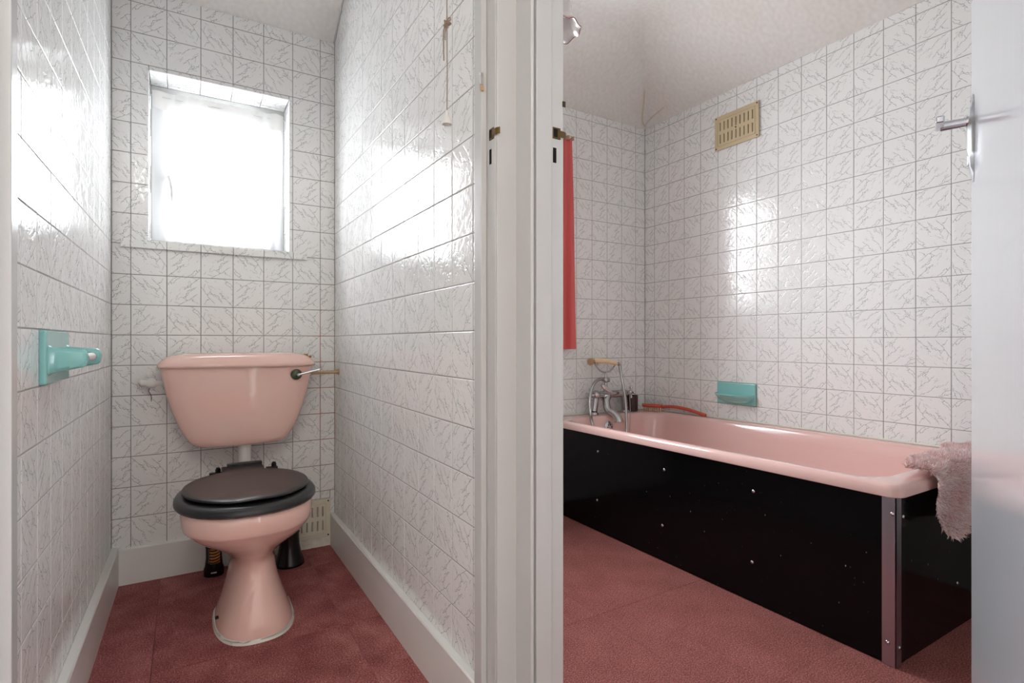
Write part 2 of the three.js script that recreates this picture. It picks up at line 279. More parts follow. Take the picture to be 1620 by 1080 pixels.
{ // toilet, back wall
  const w = wall('wall_toilet_back', 'white marbled tile wall around the bright toilet window', [0, 0, WZ], 0), d = -0.264, f = -0.0013;
  part('backing', merge([box(-0.37, W1.x0 - 0.006, 0, TOP, d, f), box(W1.x1 + 0.006, 0.575, 0, TOP, d, f), box(W1.x0 - 0.006, W1.x1 + 0.006, 0, W1.y0 - 0.006, d, f), box(W1.x0 - 0.006, W1.x1 + 0.006, W1.y1 + 0.006, TOP, d, f)]), groutRust(-0.37, 0.575, 0, TOP), w);
  const us = lines(-0.2225, WXR, -0.166), hole = [W1.x0, W1.x1, W1.y0, W1.y1];
  layTiles(w, us, rows(0.126, 2.156, ROW0), { holes: [hole, [0.30, 0.534, 0.1, 0.201]], seed: 4 });
  // cut tiles that stand proud below the window
  const R = rng(9); const su = lines(-0.197, 0.4386, -0.166);
  for (let i = 0; i < su.length - 1; i++) { const t = part(numbered('sill_tile'), tileGeometry([[-1, -0.0145], [1, -0.0145], [1, 0.0145], [-1, 0.0145]].map(([a, b]) => [a * ((su[i + 1] - su[i]) / 2 - GAP), b]), i % 4), TILE[0], w); t.position.set((su[i] + su[i + 1]) / 2, 1.2255, 0.014); t.rotation.x = (R() - 0.5) * 0.01; }
  part('sill_bed', box(-0.196, 0.4376, 1.2135, 1.2385, -0.002, 0.0125), M.grout, w);
  // tiles lining the window reveal
  const reveal = (name, pos, rot, u, v) => { const g = new THREE.Group(); g.name = name; g.position.set(...pos); g.rotation.set(...rot); w.add(g); layTiles(g, u, v, { seed: 21, name: 'reveal_tile' }); };
  const xs = lines(W1.x0, W1.x1, -0.166), ys = rows(W1.y0, W1.y1, ROW0), zs = [0.001, 0.11, 0.1365];
  reveal('reveal_top', [0, W1.y1, 0], [Math.PI / 2, 0, 0], xs, zs.map((z) => -z).reverse());
  reveal('reveal_bottom', [0, W1.y0, 0], [-Math.PI / 2, 0, 0], xs, zs);
  reveal('reveal_side', [W1.x1, 0, 0], [0, -Math.PI / 2, 0], zs.map((z) => -z).reverse(), ys);
  reveal('reveal_side', [W1.x0, 0, 0], [0, Math.PI / 2, 0], zs, ys);
  // the bare, cracked plaster below the tiles where the skirting is missing
  const strip = surf((a, b) => { const x = 0.285 + a * 0.269, top = 0.062, y = top * b + (b < 0.05 ? 0.008 * fbm(a * 14, 1, 2, 3) : 0); return V(x, y, 0.004 + 0.006 * fbm(a * 9, b * 3, 5, 3)); }, 60, 8); metreUV(strip);
  part('plaster_patch', strip, M.sealant, w, 'cracked white plaster strip at the foot of the wall');
}
{ // toilet, right wall: local x = +z
  const w = wall('wall_toilet_right', 'white marbled tile wall between the toilet and the bathroom', [WXR, 0, 0], -Math.PI / 2);
  part('backing', box(-2.62, -1.0, 0, TOP, -0.129, -0.0013), M.grout, w);
  layTiles(w, lines(WZ, -1.04, -1.083), rows(0.13, 2.42, ROW0), { below: (z) => 2.156 + 0.7 * (z - WZ) - 0.002, seed: 5 });
}
{ // toilet, left wall, a little out of square: local x = -z
  const k = 0.01648, turn = Math.PI / 2 - Math.atan(k);
  const w = wall('wall_toilet_left', 'white marbled tile wall carrying the turquoise paper holder', [-0.2225, 0, WZ], turn);
  part('backing', box(-1.40, 0.24, 0, TOP, -0.12, -0.0013), M.grout, w);
  const z = (a) => -(a - WZ); // local x of a world z
  layTiles(w, lines(z(-1.05), -0.001, z(-1.239)), rows(0.13, 2.42, ROW0), { holes: [[z(-1.361), z(-1.581), H - 0.0865, H + 0.0235].map((v, i) => v)], below: (u) => 2.156 + 0.7 * -u - 0.002, seed: 6 });
}
{ // bathroom, back wall
  const w = wall('wall_bathroom_back', 'white marbled tile wall behind the bath taps and coral curtain', [0, 0, BZ], 0), d = -0.307, f = -0.0013;
  part('backing', merge([box(0.575, W2.x0, 0, TOP, d, f), box(W2.x1, 2.48, 0, TOP, d, f), box(W2.x0, W2.x1, 0, W2.y0, d, f), box(W2.x0, W2.x1, W2.y1, TOP, d, f)]), M.grout, w);
  layTiles(w, lines(0.69, BX, 1.8346), rows(0.006, BTOP, BROW), { holes: [[W2.x0, W2.x1, W2.y0, W2.y1], [1.62, 2.4, -0.1, 0.40]], seed: 7, tilt: 0.008 });
}
{ // bathroom, right wall: local x = +z
  const w = wall('wall_bathroom_right', 'white marbled tile wall along the bath with vent and soap dish', [BX, 0, 0], -Math.PI / 2);
  part('backing', box(-2.62, 0.12, 0, TOP, -0.13, -0.0013), M.grout, w);
  layTiles(w, lines(BZ, -0.507, -2.267), rows(0.44, BTOP, BROW), { holes: [[-1.827, -1.607, BROW - 6 * PITCH, BROW - 5 * PITCH]], seed: 8, tilt: 0.012 });
}
tag(part('wall_bathroom_front', box(0.6, 2.48, 0, TOP, -0.05, 0.06), M.plaster, scene), 'plain plaster wall at the foot of the bathroom', 'wall', undefined, 'structure');
{ const w = wall('wall_bathroom_left', 'plaster partition between landing and bathroom', [0, 0, 0], 0);
  part('plaster_face', merge([box(0.612, 0.676, 0, TOP, -0.14, 0.56), box(0.612, 0.676, 0, TOP, 1.24, 2.1), box(0.612, 0.676, 2.0, TOP, 0.56, 1.24), box(0.612, 0.676, 2.03, TOP, -0.95, -0.14)]), M.plaster, w); }
tag(part('wall_toilet_front', merge([box(-0.9, -0.235, 0, TOP, -1.075, -0.985), box(-0.235, 0.60, 2.03, TOP, -1.075, -0.985)]), M.plaster, scene), 'plaster wall around the toilet doorway', 'wall', undefined, 'structure');
tag(part('wall_landing_left', box(-0.9, -0.78, 0, TOP, -1.0, 2.1), M.plaster, scene), 'plaster wall on the left of the landing', 'wall', undefined, 'structure');
tag(part('wall_landing_back', box(-0.9, 0.7, 0, TOP, 1.95, 2.1), M.plaster, scene), 'plain plaster wall at the end of the landing', 'wall', undefined, 'structure');

// ------------------------------------------------------------------ ceilings, sloping at the eaves
const smin = (a, b, k) => { const h = Math.max(k - Math.abs(a - b), 0) / k; return Math.min(a, b) - h * h * k / 4; };
{
  const c = thing('ceiling', 'off white plaster ceilings sloping down to the outer walls', 'ceiling', [0, 0, 0], 0, undefined, 'structure');
  part('roof_slab', box(-0.95, 2.6, TOP, TOP + 0.1, -2.75, 2.15), M.plaster, c);
  const by = (x, z) => 2.138 + smin(0.7 * Math.min(BX - x, z - BZ) + 0.0, 0.285, 0.09) + 0.006 * fbm(x * 4, z * 4, 1.2, 3);
  const bath = surf((a, b) => { const x = 0.65 + (1 - a) * (BX - 0.65 + 0.004), z = BZ - 0.004 + b * (BZ * -1 - 0.04); return V(x, by(x, z), z); }, 110, 110); metreUV(bath);
  part('plaster_slope', bath, M.ceiling, c);
  const toilet = surf((a, b) => { const x = WXR + 0.003 - a * 0.82, z = WZ - 0.004 + b * 1.34; return V(x, 2.156 + smin(0.7 * (z - WZ), 0.27, 0.07), z); }, 12, 60); metreUV(toilet);
  part('plaster_slope', toilet, M.ceiling, c);
  part('plaster_flat', box(-0.8, 0.65, 2.42, 2.45, -1.05, 2.0), M.ceiling, c);
  // lifting paper in the corner
  const rib = (pts, r) => { const g = tube(pts, r, 20, 6); const p = g.attributes.position; return g; };
  const at = (x, z, o = -0.0042) => V(x, by(x, z) - o, z);
  part('paper_fold', rib([at(2.344, -2.332), at(2.30, -2.315), at(2.25, -2.262), at(2.19, -2.19), at(2.13, -2.125, -0.008)], 0.0065), M.paper, c, 'lifting paper fold in the ceiling corner');
  part('paper_fold', rib([at(2.335, -2.325), at(2.315, -2.26), at(2.30, -2.18), at(2.29, -2.11, -0.008)], 0.0062), M.paper, c, 'lifting paper fold in the ceiling corner');
  // painted bead along the top of the toilet's right wall
  part('edge_bead', rod(V(0.551, 2.156, WZ), V(0.551, 2.408, WZ + 0.36), 0.004, 0.004, 8), M.gloss, c);
}

// ------------------------------------------------------------------ skirting boards
function skirting(name, label, len, h, t, pos, turn, cat = 'skirting board') {
  const s = new THREE.Shape(); s.moveTo(0, 0); s.lineTo(t, 0); s.lineTo(t, h - 0.004); s.lineTo(t - 0.003, h); s.lineTo(0, h); s.lineTo(0, 0);
  const g = new THREE.ExtrudeGeometry(s, { depth: len, bevelEnabled: false }); metreUV(g);
  const m = part(name, g, M.skirting, scene); m.position.set(...pos); m.rotation.y = turn; tag(m, label, cat, undefined, 'structure');
}
skirting('baseboard_right', 'white painted skirting along the toilet wall that hides the bathroom', 1.345, 0.135, 0.019, [WXR - 0.001, 0, -1.04], Math.PI);
skirting('baseboard_left', 'white painted skirting below the turquoise paper holder', 1.33, 0.135, 0.022, [-0.2220, 0, WZ + 0.002], -0.01648);
skirting('baseboard_back', 'white painted skirting under the window behind the toilet', 0.50, 0.129, 0.018, [0.285, 0, WZ], -Math.PI / 2);

// ------------------------------------------------------------------ door frames
function strike(parent, at, turn) {   // brass keep: plate let into the jamb with latch hole, bolt hole and bent lip. local z = out of the jamb, local x = towards the lip
  const g = new THREE.Group(); g.name = 'strike_plate'; g.position.copy(at); g.rotation.y = turn; parent.add(g);
  part('plate', rbox(-0.010, 0.010, -0.012, 0.012, -0.001, 0.0012, 0.001), M.brass, g);
  part('latch_hole', box(-0.008, 0.002, -0.0085, 0.0085, 0.001, 0.0016), M.hole, g);
  part('lip', surf((a, b) => { const s = a * 0.020; return V(0.008 + s, (b - 0.5) * 0.014, 0.0014 + (s > 0.008 ? -((s - 0.008) ** 2) * 40 : 0)); }, 10, 2), new THREE.MeshStandardMaterial({ color: '#75603c', metalness: 0.85, roughness: 0.45, side: THREE.DoubleSide }), g);
  part('bolt_hole', box(-0.009, -0.001, -0.062, -0.031, -0.001, 0.0007), M.hole, g);
}
{
  const f = thing('trim_1', 'white gloss door frame of the toilet with an old brass latch keep', 'door frame', [0, 0, 0], 0, undefined, 'structure');
  for (const s of [1, -1]) {
    const a = (x) => s > 0 ? x : 0.33 - x, b = (x0, x1, ...r) => rbox(Math.min(a(x0), a(x1)), Math.max(a(x0), a(x1)), ...r);
    part('jamb', b(0.551, 0.60, 0, 2.03, -1.045, -0.975, 0.002), M.gloss, f);
    part('door_stop', b(0.537, 0.5505, 0, 2.016, -1.043, -1.010, 0.002), M.gloss, f);
    part('architrave', b(0.5525, s > 0 ? 0.606 : 0.62, 0, 2.07, -0.9745, -0.9695, 0.002), M.gloss, f);
  }
  part('head_jamb', rbox(-0.221, 0.551, 2.0, 2.03, -1.045, -0.975, 0.002), M.gloss, f);
  part('head_architrave', rbox(-0.26, 0.599, 2.005, 2.07, -0.9745, -0.970, 0.002), M.gloss, f);
  strike(f, V(0.5508, H + 0.435, -0.990), -Math.PI / 2);
  // remains of an old bolt on the stop
  const k = new THREE.Group(); k.name = 'bolt_remains'; f.add(k);
  const q = px(763, 124, { z: -1.008 });
  part('metal_scrap', rbox(q.x - 0.006, q.x + 0.002, q.y - 0.014, q.y + 0.012, -1.0098, -1.0068, 0.001), M.oldChrome, k);
  part('rust_scrap', rbox(q.x - 0.005, q.x + 0.004, q.y - 0.026, q.y - 0.014, -1.0098, -1.0070, 0.001), M.rust, k);
}
{
  const f = thing('trim_2', 'white gloss door frame of the bathroom with a brass latch keep', 'door frame', [0, 0, 0], 0, undefined, 'structure');
  part('architrave', rbox(0.5988, 0.6075, 0, 2.07, -0.985, -0.912, 0.004, 4), M.gloss, f);
  part('groove_bed', box(0.606, 0.6125, 0, 2.03, -0.94, -0.921), M.gloss, f);
  part('jamb', rbox(0.6145, 0.684, 0, 2.0, -0.95, -0.9175, 0.002), M.gloss, f);
  part('door_stop', rbox(0.6118, 0.6505, 0, 2.0, -0.93, -0.9125, 0.0012), M.gloss, f);
  part('jamb', rbox(0.6145, 0.684, 0, 2.0, -0.155, -0.125, 0.002), M.gloss, f);
  part('architrave', rbox(0.5995, 0.6115, 0, 2.07, -0.16, -0.10, 0.004, 3), M.gloss, f);
  part('head_jamb', rbox(0.6145, 0.684, 2.0, 2.03, -0.95, -0.125, 0.002), M.gloss, f);
  strike(f, V(0.6655, H + 0.435, -0.9172), 0);
  const q = px(893, 165, { z: -0.916 });
  part('bolt_keep', rbox(0.6805, 0.688, q.y - 0.006, q.y + 0.006, -0.9176, -0.9150, 0.001), M.darkBrass, f);
}

{ // doorway of the bedroom, behind the camera
  const f = thing('trim_3', 'white gloss frame of the bedroom doorway on the landing', 'door frame', [0, 0, 0], 0, undefined, 'structure');
  for (const z of [0.565, 1.235]) { part('jamb', rbox(0.6, 0.69, 0, 2.0, z - 0.012, z + 0.012, 0.002), M.gloss, f); }
  part('head_jamb', rbox(0.6, 0.69, 1.976, 2.0, 0.58, 1.22, 0.002), M.gloss, f);
}
// ------------------------------------------------------------------ windows
function makeWindow(name, label, o, zf, handle) {
  const w = thing(name, label, 'window', [0, 0, 0], 0, undefined, 'structure'), b = 0.03, s = 0.035;
  const ring = (x0, x1, y0, y1, t, z0, z1) => merge([rbox(x0, x1, y0, y0 + t, z0, z1), rbox(x0, x1, y1 - t, y1, z0, z1), rbox(x0, x0 + t, y0 + t, y1 - t, z0, z1), rbox(x1 - t, x1, y0 + t, y1 - t, z0, z1)]);
  part('frame', ring(o.x0, o.x1, o.y0, o.y1, b, zf - 0.06, zf), M.gloss, w);
  part('sash', ring(o.x0 + b + 0.001, o.x1 - b - 0.001, o.y0 + b + 0.001, o.y1 - b - 0.001, s, zf - 0.05, zf + 0.006), M.gloss, w);
  part('pane', box(o.x0 + b + s, o.x1 - b - s, o.y0 + b + s, o.y1 - b - s, zf - 0.027, zf - 0.023), M.pane, w);
  if (handle) {
    const h = part('handle', merge([rbox(handle[0] - 0.009, handle[0] + 0.009, handle[1] - 0.022, handle[1] + 0.022, zf + 0.006, zf + 0.010, 0.002), rod(V(handle[0], handle[1], zf + 0.008), V(handle[0], handle[1], zf + 0.026), 0.006), tube([V(handle[0], handle[1] + 0.004, zf + 0.024), V(handle[0] + 0.008, handle[1] - 0.04, zf + 0.026), V(handle[0] + 0.014, handle[1] - 0.10, zf + 0.024)], 0.006, 16, 8)]), M.gloss, w);
  }
  return w;
}
makeWindow('window_1', 'small white casement window glowing behind a net curtain', W1, WZ - 0.135, [px(267, 281, { z: -2.51 }).x, px(267, 281, { z: -2.51 }).y]);
makeWindow('window_2', 'white casement window of the bathroom beside the coral curtain', W2, BZ - 0.12);
{ // globe lamp on the landing ceiling, behind the camera
  const l = thing('landing_lamp', 'round white glass ceiling lamp on the landing', 'lamp', [-0.12, 2.42, 0.95]);
  part('base', aim(lathe([[0, 0], [0.06, 0], [0.06, 0.02], [0.05, 0.03], [0, 0.03]], 24), V(0, 0, 0), V(0, -1, 0)), M.white, l);
  part('globe', ball(V(0, -0.14, 0), 0.12, 28, 20), new THREE.MeshStandardMaterial({ color: '#f4efe6', emissive: '#fffaf2', emissiveIntensity: 1.2, roughness: 0.3 }), l, 'glowing white glass globe');
  const p = new THREE.PointLight('#fffaf2', 0.75); p.position.set(0, -0.14, 0); p.castShadow = true; p.shadow.radius = 5; l.add(p);
}
{ // net curtain in the toilet window
  const n = thing('net_curtain', 'white net curtain with a lace heading across the toilet window', 'curtain');
  const x0 = W1.x0 + 0.006, x1 = W1.x1 - 0.006, yt = 1.832, yb = 1.262, z = -2.497;
  const fold = (x, v) => 0.006 * Math.sin(x * 95 + 2 * Math.sin(x * 21)) * (0.5 + 0.5 * v) + 0.004 * Math.sin(x * 41 + 3 * v);
  part('net', surf((a, b) => { const x = x0 + a * (x1 - x0); return V(x, yb + b * (yt - yb) + 0.004 * Math.sin(a * 14) * b, z + fold(x, 1 - b)); }, 160, 20), M.net, n);
  part('lace_heading', surf((a, b) => { const x = x0 + a * (x1 - x0); return V(x, yt - 0.055 - 0.008 * Math.abs(Math.sin(a * 22)) + b * (0.06 + 0.012 * Math.abs(Math.sin(a * 22))), z + 0.003 + fold(x, 0)); }, 160, 6), M.lace, n, 'scalloped lace band');
  part('wire', rod(V(W1.x0 + 0.001, yt - 0.012, z), V(W1.x1 - 0.001, yt - 0.012, z), 0.002, 0.002, 6), M.white, n);
}
// ------------------------------------------------------------------ toilet
const CX = 0.180;
{
  const t = thing('toilet_pan', 'pink ceramic toilet pan with black seat and lid closed', 'toilet', [CX, 0, 0]);
  const dx = -0.018;
  const prof = [[0, 0.107, -1.722, -2.06, 2.6], [0.012, 0.109, -1.718, -2.06, 2.6], [0.045, 0.098, -1.722, -2.06, 2.5], [0.09, 0.083, -1.735, -2.05, 2.4], [0.14, 0.070, -1.752, -2.04, 2.3], [0.185, 0.0655, -1.764, -2.03, 2.2], [0.215, 0.070, -1.762, -2.03, 2.2], [0.24, 0.088, -1.742, -2.04, 2.2], [0.265, 0.110, -1.706, -2.06, 2.2], [0.29, 0.138, -1.668, -2.08, 2.2], [0.315, 0.160, -1.636, -2.10, 2.2], [0.333, 0.170, -1.618, -2.12, 2.2], [0.345, 0.1745, -1.608, -2.125, 2.2], [0.375, 0.177, -1.601, -2.13, 2.2], [0.398, 0.174, -1.605, -2.13, 2.2], [0.404, 0.168, -1.612, -2.125, 2.2]];
  const smooth = [];
  for (let i = 0; i < prof.length - 1; i++) for (let k = 0; k < 3; k++) { const c = (j) => prof[Math.max(0, Math.min(prof.length - 1, j))], u = k / 3; smooth.push(c(i).map((_, m) => { const [p0, p1, p2, p3] = [c(i - 1)[m], c(i)[m], c(i + 1)[m], c(i + 2)[m]]; return 0.5 * (2 * p1 + (p2 - p0) * u + (2 * p0 - 5 * p1 + 4 * p2 - p3) * u * u + (3 * p1 - p0 - 3 * p2 + p3) * u ** 3); })); }
  smooth.push(prof[prof.length - 1]); smooth[0] = prof[0];
  part('bowl', loft(smooth.map(([y, hw, zf, zb, n]) => egg(y, hw, zf, zb, n, 0.009 - 0.024 * Math.max(0, Math.min(1, (y - 0.18) / 0.16)), zf - 0.20)), false, true, 1.2), M.pink, t);
  part('base_sealant', loft([[0.0, 0.115, -1.712], [0.007, 0.1145, -1.713], [0.010, 0.1105, -1.717], [0.012, 0.105, -1.722]].map(([y, hw, zf], i) => egg((x, z) => y + (i ? 0.0015 * Math.sin(x * 31) * Math.cos(z * 27) : 0), hw, zf, -2.065, 2.6, 0.009, zf - 0.2)), false, true), M.sealant, t, 'white sealant round the foot');
  const R = [[0.404, 0.181, -1.598], [0.403, 0.186, -1.590], [0.409, 0.190, -1.583], [0.418, 0.190, -1.583], [0.426, 0.185, -1.590], [0.4315, 0.174, -1.604], [0.432, 0.150, -1.634], [0.424, 0.128, -1.66], [0.41, 0.122, -1.666], [0.4045, 0.125, -1.66]];
  part('seat', loft([...R, R[0]].map(([y, hw, zf], i) => egg(y, hw, zf, -2.035 + (i > 5 && i < 10 ? 0.05 : 0), 2.12, dx, -1.80)), false, false, 0.8), M.blackPlastic, t, 'black plastic seat ring');
  const lid = [[0.4385, 0.160, -1.622], [0.438, 0.1665, -1.614], [0.4415, 0.1695, -1.610], [0.446, 0.1685, -1.611], [0.4485, 0.163, -1.618], [0.4482, 0.150, -1.632], [0.4468, 0.125, -1.66], [0.4462, 0.08, -1.72], [0.446, 0.03, -1.79]];
  part('lid', loft(lid.map(([y, hw, zf], i) => egg((x, z) => y + (z > 0.75 && i < 6 ? 0.0016 * Math.sin(x * 7 + 1.2) : 0), hw, zf, -1.985 + Math.max(0, i - 4) * 0.03, 2.12, dx, -1.80)), true, true, 0.8), M.blackPlastic, t, 'black plastic lid');
  const hz = -2.097;
  const hinge = part('hinge', merge([rbox(-0.072, 0.056, 0.410, 0.440, hz - 0.012, hz + 0.11, 0.004), rbox(-0.055, 0.055, 0.436, 0.4505, hz - 0.010, hz + 0.008, 0.003)]), M.blackPlastic, t);
  for (const x of [-0.088, 0.088]) part('hinge_bolt', merge([rbox(x - 0.020, x + 0.018, 0.415, 0.425, hz - 0.008, hz + 0.008, 0.002), rod(V(x + 0.006, 0.405, hz), V(x + 0.006, 0.436, hz), 0.0085, 0.0085, 10), rod(V(x + 0.006, 0.436, hz), V(x + 0.006, 0.441, hz), 0.0065, 0.006, 10)]), M.black, hinge);
  part('fixing_screw', rod(V(-0.094, 0.05, -1.83), V(-0.1005, 0.05, -1.828), 0.005, 0.005, 8), M.hole, t, 'dark screw in the foot');
  part('outlet', rod(V(0, 0.19, -2.0), V(0, 0.21, -2.38), 0.055, 0.052, 20), M.pink, t);
}
{
  const t = thing('cistern', 'pink ceramic low level cistern with overhanging lid and chrome lever', 'cistern', [CX, 0, 0]);
  const ring = (y, hw, zf, zb, n = 5.5) => { const out = [], N = 72; for (let i = 0; i < N; i++) { const a = -i / N * 2 * Math.PI, c = Math.cos(a), s = Math.sin(a), e = 2 / n, x = Math.sign(c) * Math.abs(c) ** e, z = Math.sign(s) * Math.abs(s) ** e; out.push(V(hw * x, y, z > 0 ? (zf - 0.012 * x * x * (z)) * z + ((zf + zb) / 2) * (1 - z) : (zf + zb) / 2 + (zb - (zf + zb) / 2) * -z)); } return out; };
  const tank = [[0.487, 0.05, -2.24, -2.32], [0.4875, 0.10, -2.225, -2.35], [0.490, 0.135, -2.213, -2.36], [0.498, 0.154, -2.204, -2.37], [0.512, 0.168, -2.199, -2.375], [0.535, 0.182, -2.196, -2.378], [0.57, 0.199, -2.193, -2.38], [0.62, 0.218, -2.190, -2.382], [0.68, 0.235, -2.187, -2.384], [0.74, 0.2475, -2.185, -2.384], [0.783, 0.254, -2.184, -2.384]];
  part('tank', loft(tank.map((r) => ring(...r)), true, true, 1.0), M.pink, t);
  const lid = [[0.7795, 0.252, -2.178, -2.384], [0.7785, 0.2605, -2.168, -2.384], [0.783, 0.2635, -2.165, -2.384], [0.790, 0.2625, -2.166, -2.384], [0.801, 0.2535, -2.172, -2.384], [0.811, 0.242, -2.180, -2.382], [0.8195, 0.227, -2.190, -2.38], [0.8255, 0.207, -2.204, -2.375], [0.829, 0.18, -2.222, -2.365], [0.830, 0.10, -2.26, -2.33]];
  part('lid', loft(lid.map((r) => ring(...r, 4.2)), true, true, 1.0), M.pink, t);
  { const R = rng(19), q = px(488, 563, { z: -2.33 }), lumps = []; for (let i = 0; i < 9; i++) lumps.push(ball(V(q.x - CX + (R() - 0.5) * 0.03, q.y + (R() - 0.6) * 0.012, -2.372 + R() * 0.006), 0.003 + R() * 0.004, 7, 5)); part('rust_crust', merge(lumps), new THREE.MeshStandardMaterial({ color: '#b07a2c', roughness: 1 }), t, 'orange crust behind the lid'); }
  const e = px(469, 592, { z: -2.186 }); e.x -= CX;
  const L = new THREE.Group(); L.name = 'flush_lever'; t.add(L);
  part('escutcheon', aim(lathe([[0, 0.010], [0.008, 0.0095], [0.014, 0.006], [0.020, 0.003], [0.0205, 0], [0, 0]], 24), V(e.x, e.y, e.z), V(0, 0, 1)), M.verdigris, L, 'corroded green boss');
  const b = px(506, 584, { z: -2.150 }); b.x -= CX;
  part('arm', merge([rod(V(e.x, e.y, e.z + 0.006), V(e.x + 0.004, e.y, e.z + 0.026), 0.007, 0.006, 12), rod(V(e.x + 0.002, e.y - 0.001, e.z + 0.026), b, 0.0035, 0.0042, 10), ball(b, 0.0044)]), M.chrome, L);
}
{ // flush pipe, overflow, inlet
  const fp = part('flush_pipe', lathe([[0.0, 0], [0.0225, 0], [0.0225, 0.09], [0.025, 0.095], [0.025, 0.125], [0, 0.125]], 24), M.white, scene); fp.position.set(0.194, 0.395, -2.262); tag(fp, 'short white plastic pipe under the pink cistern', 'pipe');
  const a = px(490, 590, { z: -2.31 }), b = px(534, 588, { z: -2.31 }); b.x = WXR - 0.001;
  const ov = thing('overflow_pipe', 'thin rusty overflow pipe from cistern into the right tiled wall', 'pipe');
  part('pipe', rod(V(0.425, a.y, -2.31), V(b.x, b.y, -2.31), 0.0068, 0.0068, 14), M.rust, ov); part('collar', rod(V(b.x - 0.007, b.y, -2.31), V(b.x, b.y, -2.31), 0.0105, 0.012, 14), M.rust, ov);
  const q = px(236, 606, { z: -2.31 });
  const il = thing('inlet_valve', 'white painted water inlet fitting on the left of the pink cistern', 'valve', [q.x + 0.004, q.y, -2.31]); il.scale.setScalar(0.85);
  part('body', aim(lathe([[0, -0.0385], [0.006, -0.0385], [0.010, -0.036], [0.013, -0.03], [0.013, -0.014], [0.019, -0.012], [0.021, 0.004], [0.019, 0.016], [0.012, 0.02], [0.011, 0.043], [0, 0.043]], 18), V(0, 0, 0), V(1, -0.05, 0)), M.white, il);
  part('wall_elbow', tube([V(-0.03, 0, 0), V(-0.036, 0.002, -0.03), V(-0.036, 0.004, -0.074)], 0.0105, 14, 10), M.white, il);
  part('drip_wire', tube([V(0.0, -0.018, 0.0), V(-0.006, -0.032, 0.006), V(0.002, -0.05, 0.008), V(0.003, -0.075, 0.006)], 0.0012, 16, 5), M.black, il);
}
{ // paper holder
  const k = 0.01648, turn = Math.PI / 2 - Math.atan(k);
  const h = thing('toilet_paper_holder', 'empty turquoise ceramic toilet paper holder set into the left tiled wall', 'holder', [-0.2225 - k * (WZ * -1 - 1.471), H - 0.0315, -1.471], turn);
  const plate = new RoundedBoxGeometry(0.217, 0.107, 0.014, 3, 0.004); plate.translate(0, 0, 0.004);
  part('plate', plate, M.teal, h);
  for (const s of [1, -1]) {   // arms: local x = -z, so +x is away from the door
    const arm = []; for (let i = 0; i <= 14; i++) { const t = i / 14, z = 0.010 + t * 0.064, e = t > 0.86 ? Math.sqrt(Math.max(0, 1 - ((t - 0.86) / 0.14) ** 2)) : 1, flare = 1 + 0.18 * Math.max(0, 1 - t / 0.18) ** 2; const hh = (0.026 - 0.010 * t) * e * flare + 0.0005, ww = (0.0125 - 0.003 * t) * e * flare + 0.0005; arm.push(rrect(0, -ww, ww, -hh, hh, Math.min(ww, hh) * 0.75, 4).map((p) => V(s * 0.086 + p.x, -0.006 + p.z + 0.004 * t, z))); }
    part('arm', loft(arm, true, true, 0.9), M.teal, h);
  }
  const r = new THREE.Group(); r.name = 'roller'; r.position.set(0, -0.002, 0.058); h.add(r);
  part('tube', rod(V(-0.078, 0, 0), V(0.066, 0, 0), 0.0085, 0.0085, 18), M.white, r); part('spring_cap', rod(V(0.066, 0, 0), V(0.078, 0, 0), 0.0075, 0.0075, 14), M.black, r, 'dark end of the roller'); part('end_cap', rod(V(0.056, 0, 0), V(0.067, 0, 0), 0.0092, 0.0092, 18), M.oldChrome, r);
}
{ // pull cord
  const base = px(707, 190, { x: 0.520 }), x = base.x, z = base.z;
  const c = thing('pull_cord', 'white light pull cord with a bell end and a knotted tail', 'light cord', [x, 0, z]);
  part('cord', tube([V(0, 2.42, 0), V(0.0005, 2.0, 0), V(0, 1.62, 0), V(0.0008, 1.5, 0), V(0, base.y + 0.02, 0)], 0.0013, 40, 6), M.string, c);
  const bell = part('bell', lathe([[0, 0.026], [0.0035, 0.026], [0.004, 0.016], [0.0075, 0.010], [0.0105, 0.002], [0.0112, -0.006], [0.0098, -0.0062], [0.009, -0.004], [0.006, 0.003], [0, 0.004]], 24), M.white, c, 'white bell shaped end'); bell.position.y = base.y - 0.004;
  const ky = px(703, 42, { x: 0.520 }).y, R = rng(3), kp = []; for (let i = 0; i < 22; i++) kp.push(V((R() - 0.55) * 0.016, ky + (R() - 0.5) * 0.022, (R() - 0.4) * 0.022));
  part('knot', tube(kp, 0.0016, 110, 5), M.string, c, 'tangled knot');
  part('tail', tube([V(-0.002, ky, -0.006), V(-0.001, ky - 0.012, -0.016), V(0, ky - 0.05, -0.019), V(0, ky - 0.078, -0.017)], 0.0017, 24, 5), M.string, c); part('tail', tube([V(0, ky, -0.002), V(0, ky - 0.02, -0.010), V(0, ky - 0.034, -0.009)], 0.0015, 14, 5), M.string, c);
  part('ceiling_switch', merge([aim(lathe([[0, 0], [0.035, 0], [0.036, 0.004], [0.028, 0.03], [0.012, 0.034], [0, 0.034]], 28), V(0, 2.42, 0), V(0, -1, 0))]), M.white, c);
}
